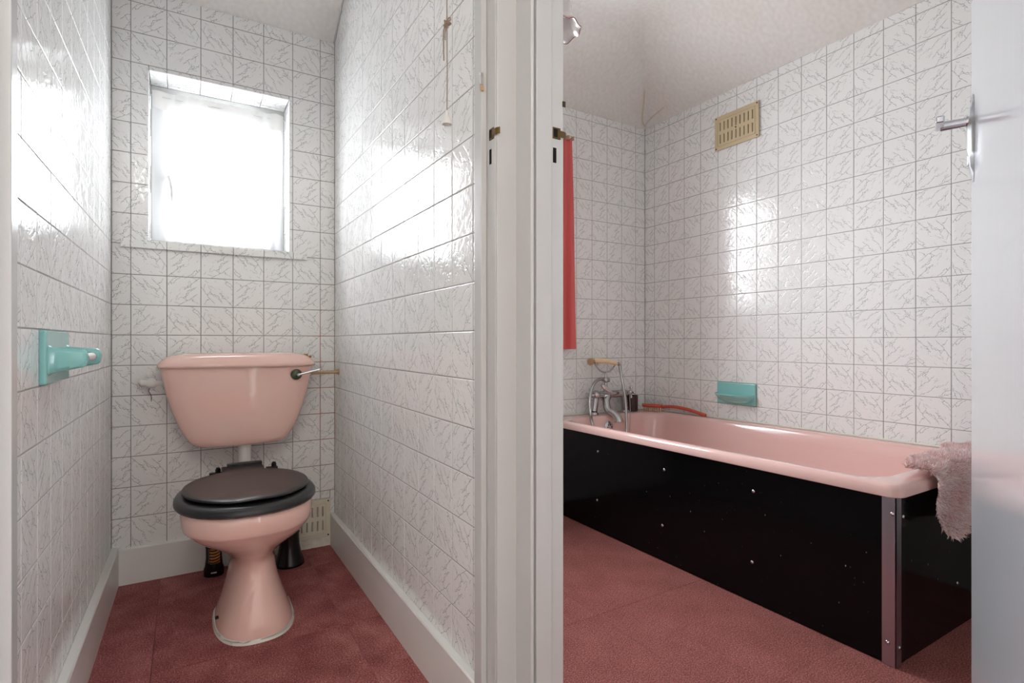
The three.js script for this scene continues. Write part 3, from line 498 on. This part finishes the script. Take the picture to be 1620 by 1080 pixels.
function slotGrille(name, label, w, h, mat, holeMat, cat) {   // louvred plate with two rows of slots; centre at the origin, front towards +z
  const g = thing(name, label, cat), s = new THREE.Shape(); s.moveTo(-w / 2, -h / 2); s.lineTo(w / 2, -h / 2); s.lineTo(w / 2, h / 2); s.lineTo(-w / 2, h / 2); s.lineTo(-w / 2, -h / 2);
  const sw = 0.0078, sh = h * 0.27, n = 9, span = w * 0.74;
  for (let i = 0; i < n; i++) for (const r of [-1, 1]) { const cx = -span / 2 + span * i / (n - 1), cy = r * h * 0.185, p = new THREE.Path(); p.moveTo(cx - sw / 2, cy - sh / 2); p.lineTo(cx - sw / 2, cy + sh / 2); p.lineTo(cx + sw / 2, cy + sh / 2); p.lineTo(cx + sw / 2, cy - sh / 2); p.lineTo(cx - sw / 2, cy - sh / 2); s.holes.push(p); }
  const geo = new THREE.ExtrudeGeometry(s, { depth: 0.003, bevelEnabled: true, bevelSize: 0.0012, bevelThickness: 0.0012, bevelSegments: 2 });
  part('plate', geo, mat, g); part('back_plate', box(-w / 2 + 0.004, w / 2 - 0.004, -h / 2 + 0.004, h / 2 - 0.004, -0.0055, -0.003), holeMat, g);
  const fr = (a, b, t, d) => merge([rbox(-a, a, b - t, b, 0.003, d, 0.001), rbox(-a, a, -b, -b + t, 0.003, d, 0.001), rbox(-a, -a + t, -b, b, 0.003, d, 0.001), rbox(a - t, a, -b, b, 0.003, d, 0.001)]);
  part('raised_rim', fr(w * 0.435, h * 0.40, 0.0035, 0.0066), mat, g);
  for (let i = 0; i < n; i++) for (const r of [-1, 1]) part('louvre', (() => { const q = rbox(-0.0006, 0.0006, -sh / 2, sh / 2, -0.004, 0.003, 0.0003, 1); q.rotateY(0.5); q.translate(-span / 2 + span * i / (n - 1) + 0.0022, r * h * 0.185, 0); return q; })(), mat, g);
  for (const [x, y] of [[1, 1], [1, -1], [-1, 1], [-1, -1]]) part('screw', rod(V(x * (w / 2 - 0.008), y * (h / 2 - 0.008), 0.003), V(x * (w / 2 - 0.008), y * (h / 2 - 0.008), 0.0058), 0.0036, 0.003, 10), M.hole, g);
  part('knob', rod(V(0, 0, 0.003), V(0, 0, 0.007), 0.003, 0.003, 10), M.hole, g);
  return g;
}
{ const g = slotGrille('wall_vent', 'cream air vent low on the wall behind the toilet brush', 0.229, 0.160, M.paleCream, M.darkBrass, 'vent'); g.position.set(0.418, 0.121, WZ + 0.0056); }
{ const g = slotGrille('wall_vent', 'beige air vent high on the bathroom tiles above the bath', 0.247, 0.170, M.cream, M.brownPlastic, 'vent'); const z = -1.714, y = H + 1.064; g.position.set(BX - 0.0062, y, z); g.rotation.y = -Math.PI / 2; }
{ // toilet brush in its pot
  const b = thing('toilet_brush', 'toilet brush with white handle in a flared black pot beside the pan', 'toilet brush', [0.352, 0, -2.262]);
  part('pot', lathe([[0, 0.004], [0.052, 0.004], [0.0535, 0], [0.056, 0.002], [0.054, 0.012], [0.044, 0.04], [0.037, 0.08], [0.035, 0.12], [0.038, 0.125], [0.034, 0.127], [0.03, 0.12], [0.03, 0.05], [0, 0.05]], 32), M.black, b);
  part('handle', lathe([[0, 0.08], [0.006, 0.08], [0.006, 0.30], [0.0085, 0.34], [0.0075, 0.38], [0.003, 0.418], [0, 0.42]], 14), M.white, b);
}
{ // bottle of cleaner
  const b = thing('cleaner_bottle', 'black cleaner bottle with orange striped label behind the toilet foot', 'bottle', [0.094, 0, -2.297], -0.05);
  const prof = [[0, 0.001], [0.030, 0.001], [0.0335, 0.004], [0.0335, 0.03], [0.030, 0.04], [0.0265, 0.07], [0.027, 0.10], [0.0315, 0.14], [0.0335, 0.18], [0.030, 0.215], [0.016, 0.235], [0.0125, 0.24], [0.0125, 0.262], [0, 0.262]];
  const shape = lathe(prof, 28); shape.scale(1, 1, 0.72); part('body', shape, M.black, b);
  const label = surf((a, u) => { const t = (a - 0.5) * 1.9, y = 0.042 + u * 0.10, r = 0.0268 + 0.004 * Math.abs(u - 0.35) ** 1.3 + 0.0004; return V(r * Math.sin(t), y, 0.72 * r * Math.cos(t) + 0.0006); }, 18, 14);
  part('label', label, new THREE.MeshStandardMaterial({ roughness: 0.4, map: tex(canvas(256, 256, (g) => { g.fillStyle = '#15130f'; g.fillRect(0, 0, 256, 256); for (let i = 0; i < 9; i++) { g.strokeStyle = i % 4 === 3 ? '#c9772c' : '#d99a4e'; g.lineWidth = 15; g.beginPath(); g.moveTo(60, 14 + i * 28); g.quadraticCurveTo(150, 26 + i * 28, 240, 4 + i * 28); g.stroke(); } g.strokeStyle = '#efeae0'; g.lineWidth = 5; for (let i = 0; i < 15; i++) { g.beginPath(); g.moveTo(38, 10 + i * 16); g.lineTo(52 - (i % 3) * 4, 16 + i * 16); g.stroke(); } })) }), b, 'orange striped label');
  part('small_label', surf((a, u) => { const t = (a - 0.5) * 0.55, r = 0.0341; return V(r * Math.sin(t), 0.016 + u * 0.005, 0.72 * r * Math.cos(t)); }, 6, 1), new THREE.MeshStandardMaterial({ color: '#b9b9b6', roughness: 0.5 }), b);
}

// ------------------------------------------------------------------ bath
const TILTB = 0.0095;                                                  // the bath falls a little towards the taps
const rimY = (z) => 0.489 + TILTB * (z + 0.70);
{
  const b = thing('bathtub', 'pink bathtub boxed in with glossy black panels', 'bathtub');
  const x0 = 1.603, x1 = BX - 0.006, z0 = BZ + 0.004, z1 = -0.683;
  const ring = (dy, a0, a1, b0, b1, r) => rrect(0, x0 + a0, x1 - a1, z0 + b0, z1 - b1, r, 7).map((p) => V(p.x, rimY(p.z) + dy, p.z));
  const R = [ring(-0.028, 0.014, 0.001, 0.001, 0.014, 0.030), ring(-0.034, 0.003, 0, 0, 0.003, 0.036), ring(-0.032, 0, 0, 0, 0, 0.036), ring(-0.013, 0.0015, 0, 0, 0.0015, 0.036), ring(-0.010, 0.003, 0, 0, 0.003, 0.036), ring(-0.0015, 0.010, 0.002, 0.002, 0.012, 0.036), ring(0, 0.014, 0.004, 0.004, 0.017, 0.036),
    ring(-0.0005, 0.042, 0.045, 0.115, 0.072, 0.09), ring(-0.004, 0.050, 0.052, 0.126, 0.082, 0.095), ring(-0.014, 0.056, 0.058, 0.134, 0.090, 0.10), ring(-0.05, 0.064, 0.066, 0.143, 0.105, 0.105), ring(-0.13, 0.080, 0.080, 0.150, 0.15, 0.11), ring(-0.25, 0.105, 0.105, 0.160, 0.24, 0.11), ring(-0.33, 0.13, 0.13, 0.175, 0.33, 0.12), ring(-0.358, 0.16, 0.16, 0.205, 0.40, 0.12), ring(-0.366, 0.22, 0.22, 0.26, 0.50, 0.10), ring(-0.368, 0.32, 0.32, 0.50, 0.7, 0.03)];
  part('tub', loft(R, false, true, 0.62), M.bathPink, b);
  const screw = (parent, at, dir) => part('screw', aim(lathe([[0, 0.004], [0.003, 0.0035], [0.0055, 0.0018], [0.0062, 0], [0, 0]], 14), at, dir), M.chrome, parent);
  const fp = part('front_panel', box(1.622, 1.632, 0.002, 0.462, BZ + 0.004, -0.702), M.panel, b, 'glossy black front panel');
  for (const [u, v] of [[946, 714], [945, 791], [1051, 743], [1048, 831], [1192, 777], [1190, 889]]) screw(fp, px(u, v, { x: 1.622 }), V(-1, 0, 0));
  const ep = part('end_panel', box(1.636, BX - 0.008, 0.002, 0.470, -0.712, -0.702), M.panel, b, 'glossy black end panel');
  screw(ep, px(1514, 922, { z: -0.702 }), V(0, 0, 1));
  const cs = part('corner_strip', merge([box(1.618, 1.6205, 0.001, 0.458, -0.732, -0.6975), box(1.618, 1.647, 0.001, 0.458, -0.700, -0.6975)]), M.steel, b, 'bare metal corner strip');
  for (const [u, v] of [[1412, 813], [1404, 1016]]) screw(cs, px(u, v, { x: 1.618 }), V(-1, 0, 0));
  for (const [u, v] of [[1428.5, 817], [1423, 1025]]) screw(cs, px(u, v, { z: -0.6975 }), V(0, 0, 1));
  const o = px(963, 675, { z: BZ + 0.15 });
  const of = part('overflow', aim(lathe([[0, 0.008], [0.012, 0.0085], [0.022, 0.006], [0.029, 0.002], [0.030, 0], [0, 0]], 24), o, V(0, 0.1, 1)), M.chrome, b, 'chrome overflow rose');
  for (let i = 0; i < 6; i++) { const a = i / 6 * 6.283; part('overflow_hole', aim(new THREE.CylinderGeometry(0.0035, 0.0035, 0.002, 8), V(o.x + 0.013 * Math.cos(a), o.y + 0.013 * Math.sin(a), o.z + 0.0085), V(0, 0.1, 1)), M.hole, of); }
  part('wall_sealant', merge([rod(V(BX - 0.0065, rimY(BZ) + 0.002, BZ + 0.008), V(BX - 0.0065, rimY(-0.69) + 0.002, -0.69), 0.0045, 0.0045, 8), rod(V(1.61, rimY(BZ) + 0.001, BZ + 0.0065), V(BX - 0.008, rimY(BZ) + 0.001, BZ + 0.0065), 0.0045, 0.0045, 8)]), M.sealant, b, 'white sealant along the tiles');
}
// ------------------------------------------------------------------ bath mixer tap and hand shower
{
  const zt = -2.275, Y = rimY(zt), t = thing('bath_mixer_tap', 'chrome bath mixer tap with hand shower cradle and coiled metal hose', 'tap');
  const A = (u, v, z = zt) => px(u, v, { z });
  const L = A(938, 625), Rr = A(990, 622), mid = A(958, 627);
  part('body', merge([rod(L, V(Rr.x, L.y, zt), 0.020, 0.020, 18), ball(mid, 0.031), rod(V(mid.x, mid.y, zt), V(mid.x, mid.y + 0.05, zt), 0.018, 0.013, 16)]), M.oldChrome, t);
  for (const [p, s] of [[L, -1], [V(Rr.x, L.y, zt), 1]]) {
    part('leg', merge([rod(V(p.x - s * 0.02, p.y, zt), V(p.x - s * 0.006, Y + 0.02, zt), 0.0185, 0.020, 16), aim(lathe([[0, 0.02], [0.018, 0.02], [0.022, 0.012], [0.029, 0.004], [0.030, 0], [0, 0]], 22), V(p.x - s * 0.006, Y, zt), V(0, 1, 0)), ball(V(p.x - s * 0.02, p.y, zt), 0.026)]), M.oldChrome, t);
    const e = s > 0 ? 0.028 : 0.018; const h = part('tap_handle', merge([rod(V(p.x, p.y, zt), V(p.x + s * e, p.y + 0.004, zt + 0.006), 0.013, 0.010, 14), ball(V(p.x + s * (e + 0.002), p.y + 0.004, zt + 0.006), 0.013)]), M.oldChrome, t);
    const c = V(p.x + s * (e + 0.006), p.y + 0.004, zt + 0.006); for (const d of [V(0, 1, 0), V(0, -1, 0), V(0, 0, 1), V(0, 0, -1)]) part('prong', merge([rod(c, c.clone().addScaledVector(d, 0.026), 0.005, 0.0065, 10), ball(c.clone().addScaledVector(d, 0.027), 0.0085, 10, 8)]), M.chrome, h);
  }
  part('spout', merge([tube([V(mid.x, mid.y, zt + 0.01), A(959, 636, -2.25), A(962, 648, -2.225), A(971, 654, -2.19), A(977, 660, -2.165), A(979, 666, -2.155)], 0.020, 30, 16), aim(new THREE.CylinderGeometry(0.021, 0.0235, 0.02, 18), A(979, 665, -2.155), V(0.1, 1, -0.25))]), M.oldChrome, t);
  const dv = part('diverter_lever', loft([[0, 0.008, 0.006], [0.15, 0.013, 0.009], [0.4, 0.013, 0.0085], [0.75, 0.009, 0.007], [1, 0.004, 0.004]].map(([s, w, h]) => { const a = A(952, 609, -2.245), c = A(969, 622, -2.235), p = a.clone().lerp(c, s); const out = []; for (let i = 0; i < 14; i++) { const q = i / 14 * 6.283; out.push(p.clone().add(V(0.62 * w * Math.cos(q), 0.78 * w * Math.cos(q), h * Math.sin(q)))); } return out; })), M.chrome, t);
  part('riser', merge([rod(V(mid.x, mid.y + 0.04, zt), A(958, 600), 0.011, 0.010, 14), ball(A(958, 601), 0.017), rod(A(958, 600), A(959, 588), 0.0085, 0.005, 12), rod(A(954, 600), A(963, 601), 0.012, 0.012, 12)]), M.oldChrome, t);
  part('cradle', merge([tube([A(940, 572, zt - 0.008), A(944, 580, zt - 0.004), A(951, 587), A(959, 588.5), A(966, 586), A(971, 580), A(974, 575)], 0.0042, 40, 8), tube([A(940, 573, zt + 0.012), A(943, 578, zt + 0.008), A(946, 574, zt + 0.014)], 0.004, 16, 8)]), M.oldChrome, t);
  const hs = new THREE.Group(); hs.name = 'hand_shower'; t.add(hs);
  const hp = [A(940, 570, zt + 0.01), A(948, 570.5, zt + 0.01), A(958, 571, zt + 0.01), A(967, 572.8, zt + 0.01), A(976, 575.5, zt + 0.01)];
  part('grip', loft(Array.from({ length: 18 }, (_, i) => { const u = i / 17, cv = new THREE.CatmullRomCurve3(hp), p = cv.getPoint(u), r = (0.0125 + 0.002 * Math.sin(u * Math.PI)) * Math.min(1, 0.6 + 6 * Math.min(u, 1 - u)); return Array.from({ length: 16 }, (_, k) => p.clone().add(V(0, r * Math.cos(k / 16 * 6.283), r * Math.sin(k / 16 * 6.283)))); })), M.bone, hs, 'cream coloured grip');
  const hd = A(937, 571, zt + 0.01); part('spray_head', aim(lathe([[0, 0.03], [0.011, 0.03], [0.015, 0.02], [0.019, 0.006], [0.0195, 0], [0, 0]], 22), hd.clone().add(V(-0.012, -0.004, 0.0)), V(0.75, 0.15, -0.5)), M.spray, hs);
  part('connector', merge([rod(hp[4], A(979, 575, zt + 0.01), 0.009, 0.009, 12), tube([A(977, 575, zt + 0.01), A(980, 577, zt + 0.01), A(981, 584, zt + 0.012)], 0.008, 14, 12)]), M.oldChrome, hs);
  const hose = tube([A(957, 600), A(950, 599.5, zt + 0.01), A(942, 604, zt + 0.02), A(936, 616, -2.235), A(933, 634, -2.22), A(934.5, 655, -2.205), A(936.5, 668, -2.16), V(1.80, 0.36, -2.10), V(1.88, 0.27, -2.06), V(1.96, 0.28, -2.08), A(991.5, 690, -2.15), A(991, 665, -2.175), A(990, 641, -2.20), A(987, 617, -2.235), A(983.5, 598, -2.255), A(981, 584, zt + 0.012)], 0.0075, 420, 8);
  { const p = hose.attributes.position, n = hose.attributes.normal; for (let i = 0; i < p.count; i++) { const k = Math.floor(i / 9) % 2 ? 0.0007 : -0.0005; p.setXYZ(i, p.getX(i) + n.getX(i) * k, p.getY(i) + n.getY(i) * k, p.getZ(i) + n.getZ(i) * k); } hose.computeVertexNormals(); }
  part('hose', hose, M.oldChrome, t, 'ribbed metal hose');
}
{ // ball chain
  const zt = -2.205, p0 = px(996, 623, { z: zt }), p1 = px(995.5, 690, { z: -2.165 }), beads = [];
  for (let i = 0; i <= 52; i++) { const t = i / 52, p = p0.clone().lerp(p1, t); p.z += 0.006 * Math.sin(t * 3.14); beads.push(ball(p, 0.0025, 7, 5)); }
  const c = thing('plug_chain', 'thin dark ball chain hanging from the tap into the bath', 'chain'); part('beads', merge(beads), M.oldChrome, c); part('ring', (() => { const g = new THREE.TorusGeometry(0.006, 0.0012, 6, 16); g.translate(p0.x, p0.y + 0.006, p0.z); return g; })(), M.oldChrome, c);
}
{ // beaker on the rim
  const q = px(1000.5, 652, { z: -2.235 }), y = rimY(-2.235);
  const c = thing('beaker', 'dark brown plastic beaker on the bath corner', 'beaker', [2.197, rimY(-2.295), -2.295]);
  part('cup', lathe([[0, 0.001], [0.033, 0.001], [0.0345, 0.003], [0.0355, 0.088], [0.0345, 0.0895], [0.0325, 0.088], [0.0315, 0.008], [0, 0.008]], 30), M.brownPlastic, c); part('base_ring', (() => { const g = new THREE.TorusGeometry(0.0345, 0.0018, 8, 30); g.rotateX(Math.PI / 2); g.translate(0, 0.0045, 0); return g; })(), M.brownPlastic, c);
}
{ // back brush
  const b = thing('bath_brush', 'coral red long handled bath brush lying along the bath rim', 'brush'), y = rimY(-2.2) + 0.002;
  const h0 = V(2.248, y, -2.262), h1 = V(2.305, y, -2.165), end = V(2.318, y + 0.010, -1.878), d = h1.clone().sub(h0).normalize(), s = V(-d.z, 0, d.x);
  part('head', loft([0, 0.06, 0.3, 0.7, 0.94, 1].map((t, i) => { const p = h0.clone().lerp(h1, t), w = [0.008, 0.020, 0.027, 0.027, 0.020, 0.008][i]; return Array.from({ length: 16 }, (_, k) => { const a = k / 16 * 6.283; return p.clone().addScaledVector(s, w * Math.cos(a)).add(V(0, 0.030 + 0.010 * Math.sin(a), 0)); }); })), M.coralPlastic, b);
  const R = rng(15), tufts = []; for (let i = 0; i < 9; i++) for (let j = -2; j <= 2; j++) { const p = h0.clone().lerp(h1, 0.08 + i * 0.105).addScaledVector(s, j * 0.008 * (i === 0 || i === 8 ? 0.6 : 1)); tufts.push(rod(V(p.x, y, p.z).add(V((R() - 0.5) * 0.003, 0, (R() - 0.5) * 0.003)), V(p.x, y + 0.022, p.z), 0.0032, 0.0022, 6)); }
  part('bristles', merge(tufts), M.bristle, b, 'pale bristles');
  const path = [h1.clone().add(V(0, 0.026, 0)), V(2.317, y + 0.033, -2.10), V(2.322, y + 0.028, -2.0), end.clone()], cv = new THREE.CatmullRomCurve3(path);
  part('handle', loft(Array.from({ length: 16 }, (_, i) => { const u = i / 15, p = cv.getPoint(u), w = 0.010 + 0.005 * Math.sin(u * 3.0) + (u > 0.93 ? -0.003 : 0); return Array.from({ length: 12 }, (_, k) => { const a = k / 12 * 6.283; return p.clone().add(V(w * Math.cos(a), 0.009 * Math.sin(a), 0)); }); })), M.coralPlastic, b);
}
{ // soap dish
  const y = H - 0.2595, d = thing('soap_dish', 'turquoise ceramic soap dish set into the tiles above the bath', 'soap dish', [BX, y, -1.717], -Math.PI / 2);
  const plate = new RoundedBoxGeometry(0.217, 0.107, 0.014, 3, 0.004); plate.translate(0, 0, 0.003); part('plate', plate, M.teal, d);
  const half = (yy, hw, dp, z0 = 0.008) => { const out = []; for (let i = 0; i <= 24; i++) { const a = Math.PI * i / 24; out.push(V(hw * Math.cos(a) , yy, z0 + dp * Math.sin(a) ** 0.8)); } return out; };
  const bowl = [[-0.046, 0.03, 0.004], [-0.042, 0.06, 0.024], [-0.030, 0.086, 0.050], [-0.014, 0.099, 0.068], [-0.003, 0.1035, 0.076], [0.002, 0.1025, 0.075], [0.000, 0.097, 0.067], [-0.012, 0.088, 0.056], [-0.025, 0.072, 0.040], [-0.032, 0.05, 0.02], [-0.033, 0.02, 0.006]];
  part('bowl', loft(bowl.map((r) => half(...r)), true, true, 0.8), M.teal, d);
}
{ // fluffy mat over the end of the bath
  const t = thing('bath_mat', 'fluffy pale pink bath mat draped over the foot of the bath', 'bath mat');
  const path = (u, x) => {   // u from inside the tub over the rim and down outside; x across
    const ry = rimY(-0.70) + 0.017, drop = 0.185 - 0.02 * Math.cos((x - 1.95) * 9);
    const pts = [[-0.835, ry - 0.045], [-0.80, ry - 0.008], [-0.765, ry + 0.006], [-0.72, ry + 0.010], [-0.685, ry + 0.004], [-0.668, ry - 0.022], [-0.664, ry - 0.07], [-0.660, ry - drop]];
    const s = u * (pts.length - 1), i = Math.min(pts.length - 2, Math.floor(s)), f = s - i; const k = f * f * (3 - 2 * f) * 0.3 + f * 0.7; return [pts[i][0] + (pts[i + 1][0] - pts[i][0]) * k, pts[i][1] + (pts[i + 1][1] - pts[i][1]) * k];
  };
  const at = (a, u) => {
    const left = 1.738 + 0.05 * Math.max(0, Math.min(1, (u - 0.4) / 0.2)) + Math.max(0, 0.4 - u) * 1.1 - (u > 0.6 ? 0.03 * (u - 0.6) / 0.4 : 0) + (u > 0.86 ? 0.06 * ((u - 0.86) / 0.14) ** 2 : 0), x = left + a * (2.325 - left), [z, y] = path(u, x);
    const w = fbm(x * 7, u * 3, 3.3, 3), lift = u < 0.4 && x > 2.25 ? rimY(-0.72) + 0.012 : 0; return V(x, Math.max(lift, y + 0.008 * w * (u < 0.62 ? 1 : 0.2)), z + (u > 0.62 ? 0.016 * Math.sin(x * 24 + 1) * (u - 0.62) / 0.38 + 0.012 * w + 0.006 : 0));
  };
  const matMat = new THREE.MeshPhysicalMaterial({ color: '#e0b2ae', roughness: 1, sheen: 0.4, side: THREE.DoubleSide });
  part('backing', surf((a, u) => at(a, u), 50, 50), matMat, t);
  const blade = new THREE.ConeGeometry(0.0019, 0.0145, 4, 2, true); blade.translate(0, 0.007, 0); { const p = blade.attributes.position; for (let i = 0; i < p.count; i++) { const y = p.getY(i) / 0.0145; p.setX(i, p.getX(i) + 0.006 * y * y); } blade.computeVertexNormals(); }
  const N = 42000, R = rng(41), pile = new THREE.InstancedMesh(blade, new THREE.MeshPhysicalMaterial({ color: '#ffffff', roughness: 0.95, sheen: 0.3 }), N), q = new THREE.Quaternion(), m = new THREE.Matrix4(), col = new THREE.Color();
  for (let i = 0; i < N; i++) {
    const a = R(), u = R(), p = at(a, u), e = 0.008, da = at(Math.min(1, a + e), u).sub(p), du = at(a, Math.min(1, u + e)).sub(p); let n = da.cross(du).normalize(); if (n.y + n.z < 0) n.negate();
    const clump = V(fbm(p.x * 40, p.y * 40, p.z * 40, 2), fbm(p.y * 40, p.z * 40, p.x * 40 + 9, 2), fbm(p.z * 40, p.x * 40, 4 + p.y * 40, 2)).multiplyScalar(3.4);
    const up = n.clone(); n.add(clump).add(V((R() - 0.5) * 0.7, (R() - 0.5) * 0.7 - (u > 0.55 ? 0.4 : 0.05), (R() - 0.5) * 0.7 + 0.2)).normalize(); const k = n.dot(up); if (k < 0.22) n.addScaledVector(up, 0.22 - k).normalize();
    q.setFromUnitVectors(V(0, 1, 0), n).multiply(new THREE.Quaternion().setFromAxisAngle(V(0, 1, 0), R() * 6.283)); const s = 0.75 + R() * 0.6; m.compose(p, q, V(1 + R() * 0.5, s, 1 + R() * 0.5)); pile.setMatrixAt(i, m);
    const h = 0.5 + 0.5 * fbm(p.x * 16, p.y * 16, p.z * 16, 2) + (R() - 0.5) * 0.8; col.set('#d59b97').lerp(new THREE.Color('#fffaf8'), Math.max(0, Math.min(1, h))); pile.setColorAt(i, col);
  }
  pile.name = 'pile'; pile.userData.kind = 'stuff'; shade(pile); t.add(pile);
}
{ // coral curtain
  const zt = BZ + 0.055, c = thing('window_curtain', 'coral red curtain hanging at the side of the bathroom window', 'curtain');
  const top = H + 1.068, bot = H - 0.0405;
  part('fabric', surf((a, b) => { const y = top + (bot - top) * b, xr = 1.766 + 0.032 * b, w = 0.17 + 0.02 * b, x = xr - (1 - a) * w, k = a * 5.2 * Math.PI; return V(x, y, zt + 0.016 * Math.sin(k + 0.4 * b) * (0.55 + 0.45 * b) + 0.004 * Math.sin(k * 2.3 + b * 5)); }, 120, 40), Object.assign(M.coral, { side: THREE.DoubleSide }), c);
  part('heading_tape', surf((a, b) => { const x = 1.762 - (1 - a) * 0.17, k = a * 5.2 * Math.PI; return V(x, top + 0.016 - b * 0.022, zt + 0.004 + 0.014 * Math.sin(k * 2)); }, 90, 3), new THREE.MeshStandardMaterial({ color: '#c8a189', roughness: 0.9, side: THREE.DoubleSide }), c, 'gathered heading tape');
  const r = thing('curtain_rail', 'plain curtain rail above the bathroom window', 'rail'); part('rail', rod(V(0.75, top + 0.012, zt - 0.004), V(1.765, top + 0.012, zt - 0.004), 0.005, 0.005, 10), M.white, r);
  for (const x of [0.80, 1.72]) part('bracket', rbox(x - 0.006, x + 0.006, top + 0.008, top + 0.018, BZ + 0.0005, zt - 0.003, 0.001), M.white, r);
}
{ // pendant lamp
  const c = px(877, 50, { z: -1.40 }), l = thing('pendant_lamp', 'frilled white glass lamp shade with pink edge over the bathroom', 'lamp', [c.x, 0, c.z]);
  const ruff = (t, r0, y0, amt) => { const out = []; for (let i = 0; i < 96; i++) { const a = -i / 96 * 2 * Math.PI, s = Math.sin(a * 9 + 0.4); out.push(V((r0 + amt * 0.0012 * s) * Math.cos(a), y0 + amt * 0.0045 * Math.cos(a * 9 + 0.4), (r0 + amt * 0.0012 * s) * Math.sin(a))); } return out; };
  const prof = [[0.020, 0.125, 0], [0.028, 0.122, 0], [0.045, 0.105, 0], [0.055, 0.075, 0], [0.058, 0.045, 0.1], [0.066, 0.022, 0.4], [0.083, 0.004, 1.0]], inn = [[0.0805, 0.004, 1.0], [0.0635, 0.022, 0.4], [0.0555, 0.045, 0.1], [0.052, 0.075, 0], [0.042, 0.103, 0], [0.02, 0.118, 0]];
  const glass = new THREE.MeshPhysicalMaterial({ color: '#f1ecea', roughness: 0.2, transmission: 0.25, thickness: 0, side: THREE.DoubleSide });
  const sh = part('shade', loft([...prof, ...inn].map(([r, y, k]) => ruff(0, r, y, k)), false, false, 1.2), glass, l, 'frilled white glass shade'); sh.position.y = c.y;
  const edge = (r, y) => { const pts = ruff(0, r, y, 1.0); return tube(pts, 0.0010, 300, 6, true); };
  part('rim', edge(0.0825, 0.003), new THREE.MeshPhysicalMaterial({ color: '#8c4643', roughness: 0.25 }), sh, 'wavy pink rim');
  part('rim_band', loft([[0.0750, 0.0125, 0.72], [0.0836, 0.0035, 1.0]].map(([r, y, k]) => ruff(0, r + 0.0008, y, k)), false, false, 1.2), new THREE.MeshPhysicalMaterial({ color: '#d9a19b', roughness: 0.25, side: THREE.DoubleSide }), sh);
  part('flex', rod(V(0, c.y + 0.15, 0), V(0, 2.41, 0), 0.003, 0.003, 8), M.white, l); part('lampholder', rod(V(0, c.y + 0.10, 0), V(0, c.y + 0.16, 0), 0.019, 0.014, 18), M.white, l);
  part('bulb', ball(V(0, c.y + 0.06, 0), 0.028, 20, 14), M.white, l); part('ceiling_rose', aim(lathe([[0, 0], [0.045, 0], [0.045, 0.006], [0.03, 0.022], [0.006, 0.026], [0, 0.026]], 26), V(0, 2.424, 0), V(0, -1, 0)), M.white, l);
}
// ------------------------------------------------------------------ bathroom door, standing open
{
  const hx = 0.690, hz = -0.168, tip = V(1.377, 0, -0.457), w = Math.hypot(tip.x - hx, tip.z - hz), turn = Math.atan2(-(tip.z - hz), tip.x - hx);
  const d = thing('door_1', 'white gloss flush bathroom door standing open with a chrome lever', 'door', [hx, 0, hz], turn, undefined, 'structure');
  // local x: hinge to lock edge; local -z ... the face towards the bath lies at z = -0 side
  part('leaf', rbox(0, w, 0.012, 1.985, 0, 0.040, 0.002), M.door, d);
  const hxL = w - 0.050, hy = H + 0.435, L = new THREE.Group(); L.name = 'lever_handle'; L.position.set(hxL, hy, 0); d.add(L);
  const pl = []; for (let i = 0; i <= 24; i++) { const t = i / 24, y = 0.052 - t * 0.172, k = Math.max(0.02, Math.sin(Math.PI * t)) ** 0.7, hw = 0.022 * k + 0.001, dp = 0.011 * k + 0.0012; pl.push(Array.from({ length: 13 }, (_, j) => { const a = Math.PI * j / 12; return V(hw * Math.cos(a), y, -dp * Math.sin(a)); })); }
  part('back_plate', loft(pl, true, true, 1.0), M.satin, L, 'long domed chrome plate');
  part('neck', merge([rod(V(0, 0, -0.004), V(0, 0, -0.012), 0.0125, 0.011, 18), rod(V(0, 0, -0.010), V(0, 0, -0.052), 0.0085, 0.0095, 18)]), M.chrome, L);
  part('grip', merge([rbox(-0.048, 0.009, -0.006, 0.006, -0.060, -0.047, 0.003, 3), rbox(-0.05, -0.028, -0.0066, 0.0066, -0.0612, -0.047, 0.003, 3)]), M.chrome, L);
  for (const y of [0.040, -0.100]) part('screw', rod(V(0, y, -0.002), V(0, y, -0.006), 0.0035, 0.003, 10), M.steel, L);
  part('keyhole_cover', rbox(-0.006, 0.006, -0.088, -0.060, -0.0105, -0.006, 0.002), M.chrome, L);
  for (const y of [0.25, 1.75]) part('hinge', merge([rod(V(-0.004, y - 0.045, 0.041), V(-0.004, y + 0.045, 0.041), 0.006, 0.006, 12)]), M.steel, d);
}

renderer.render(scene, camera);
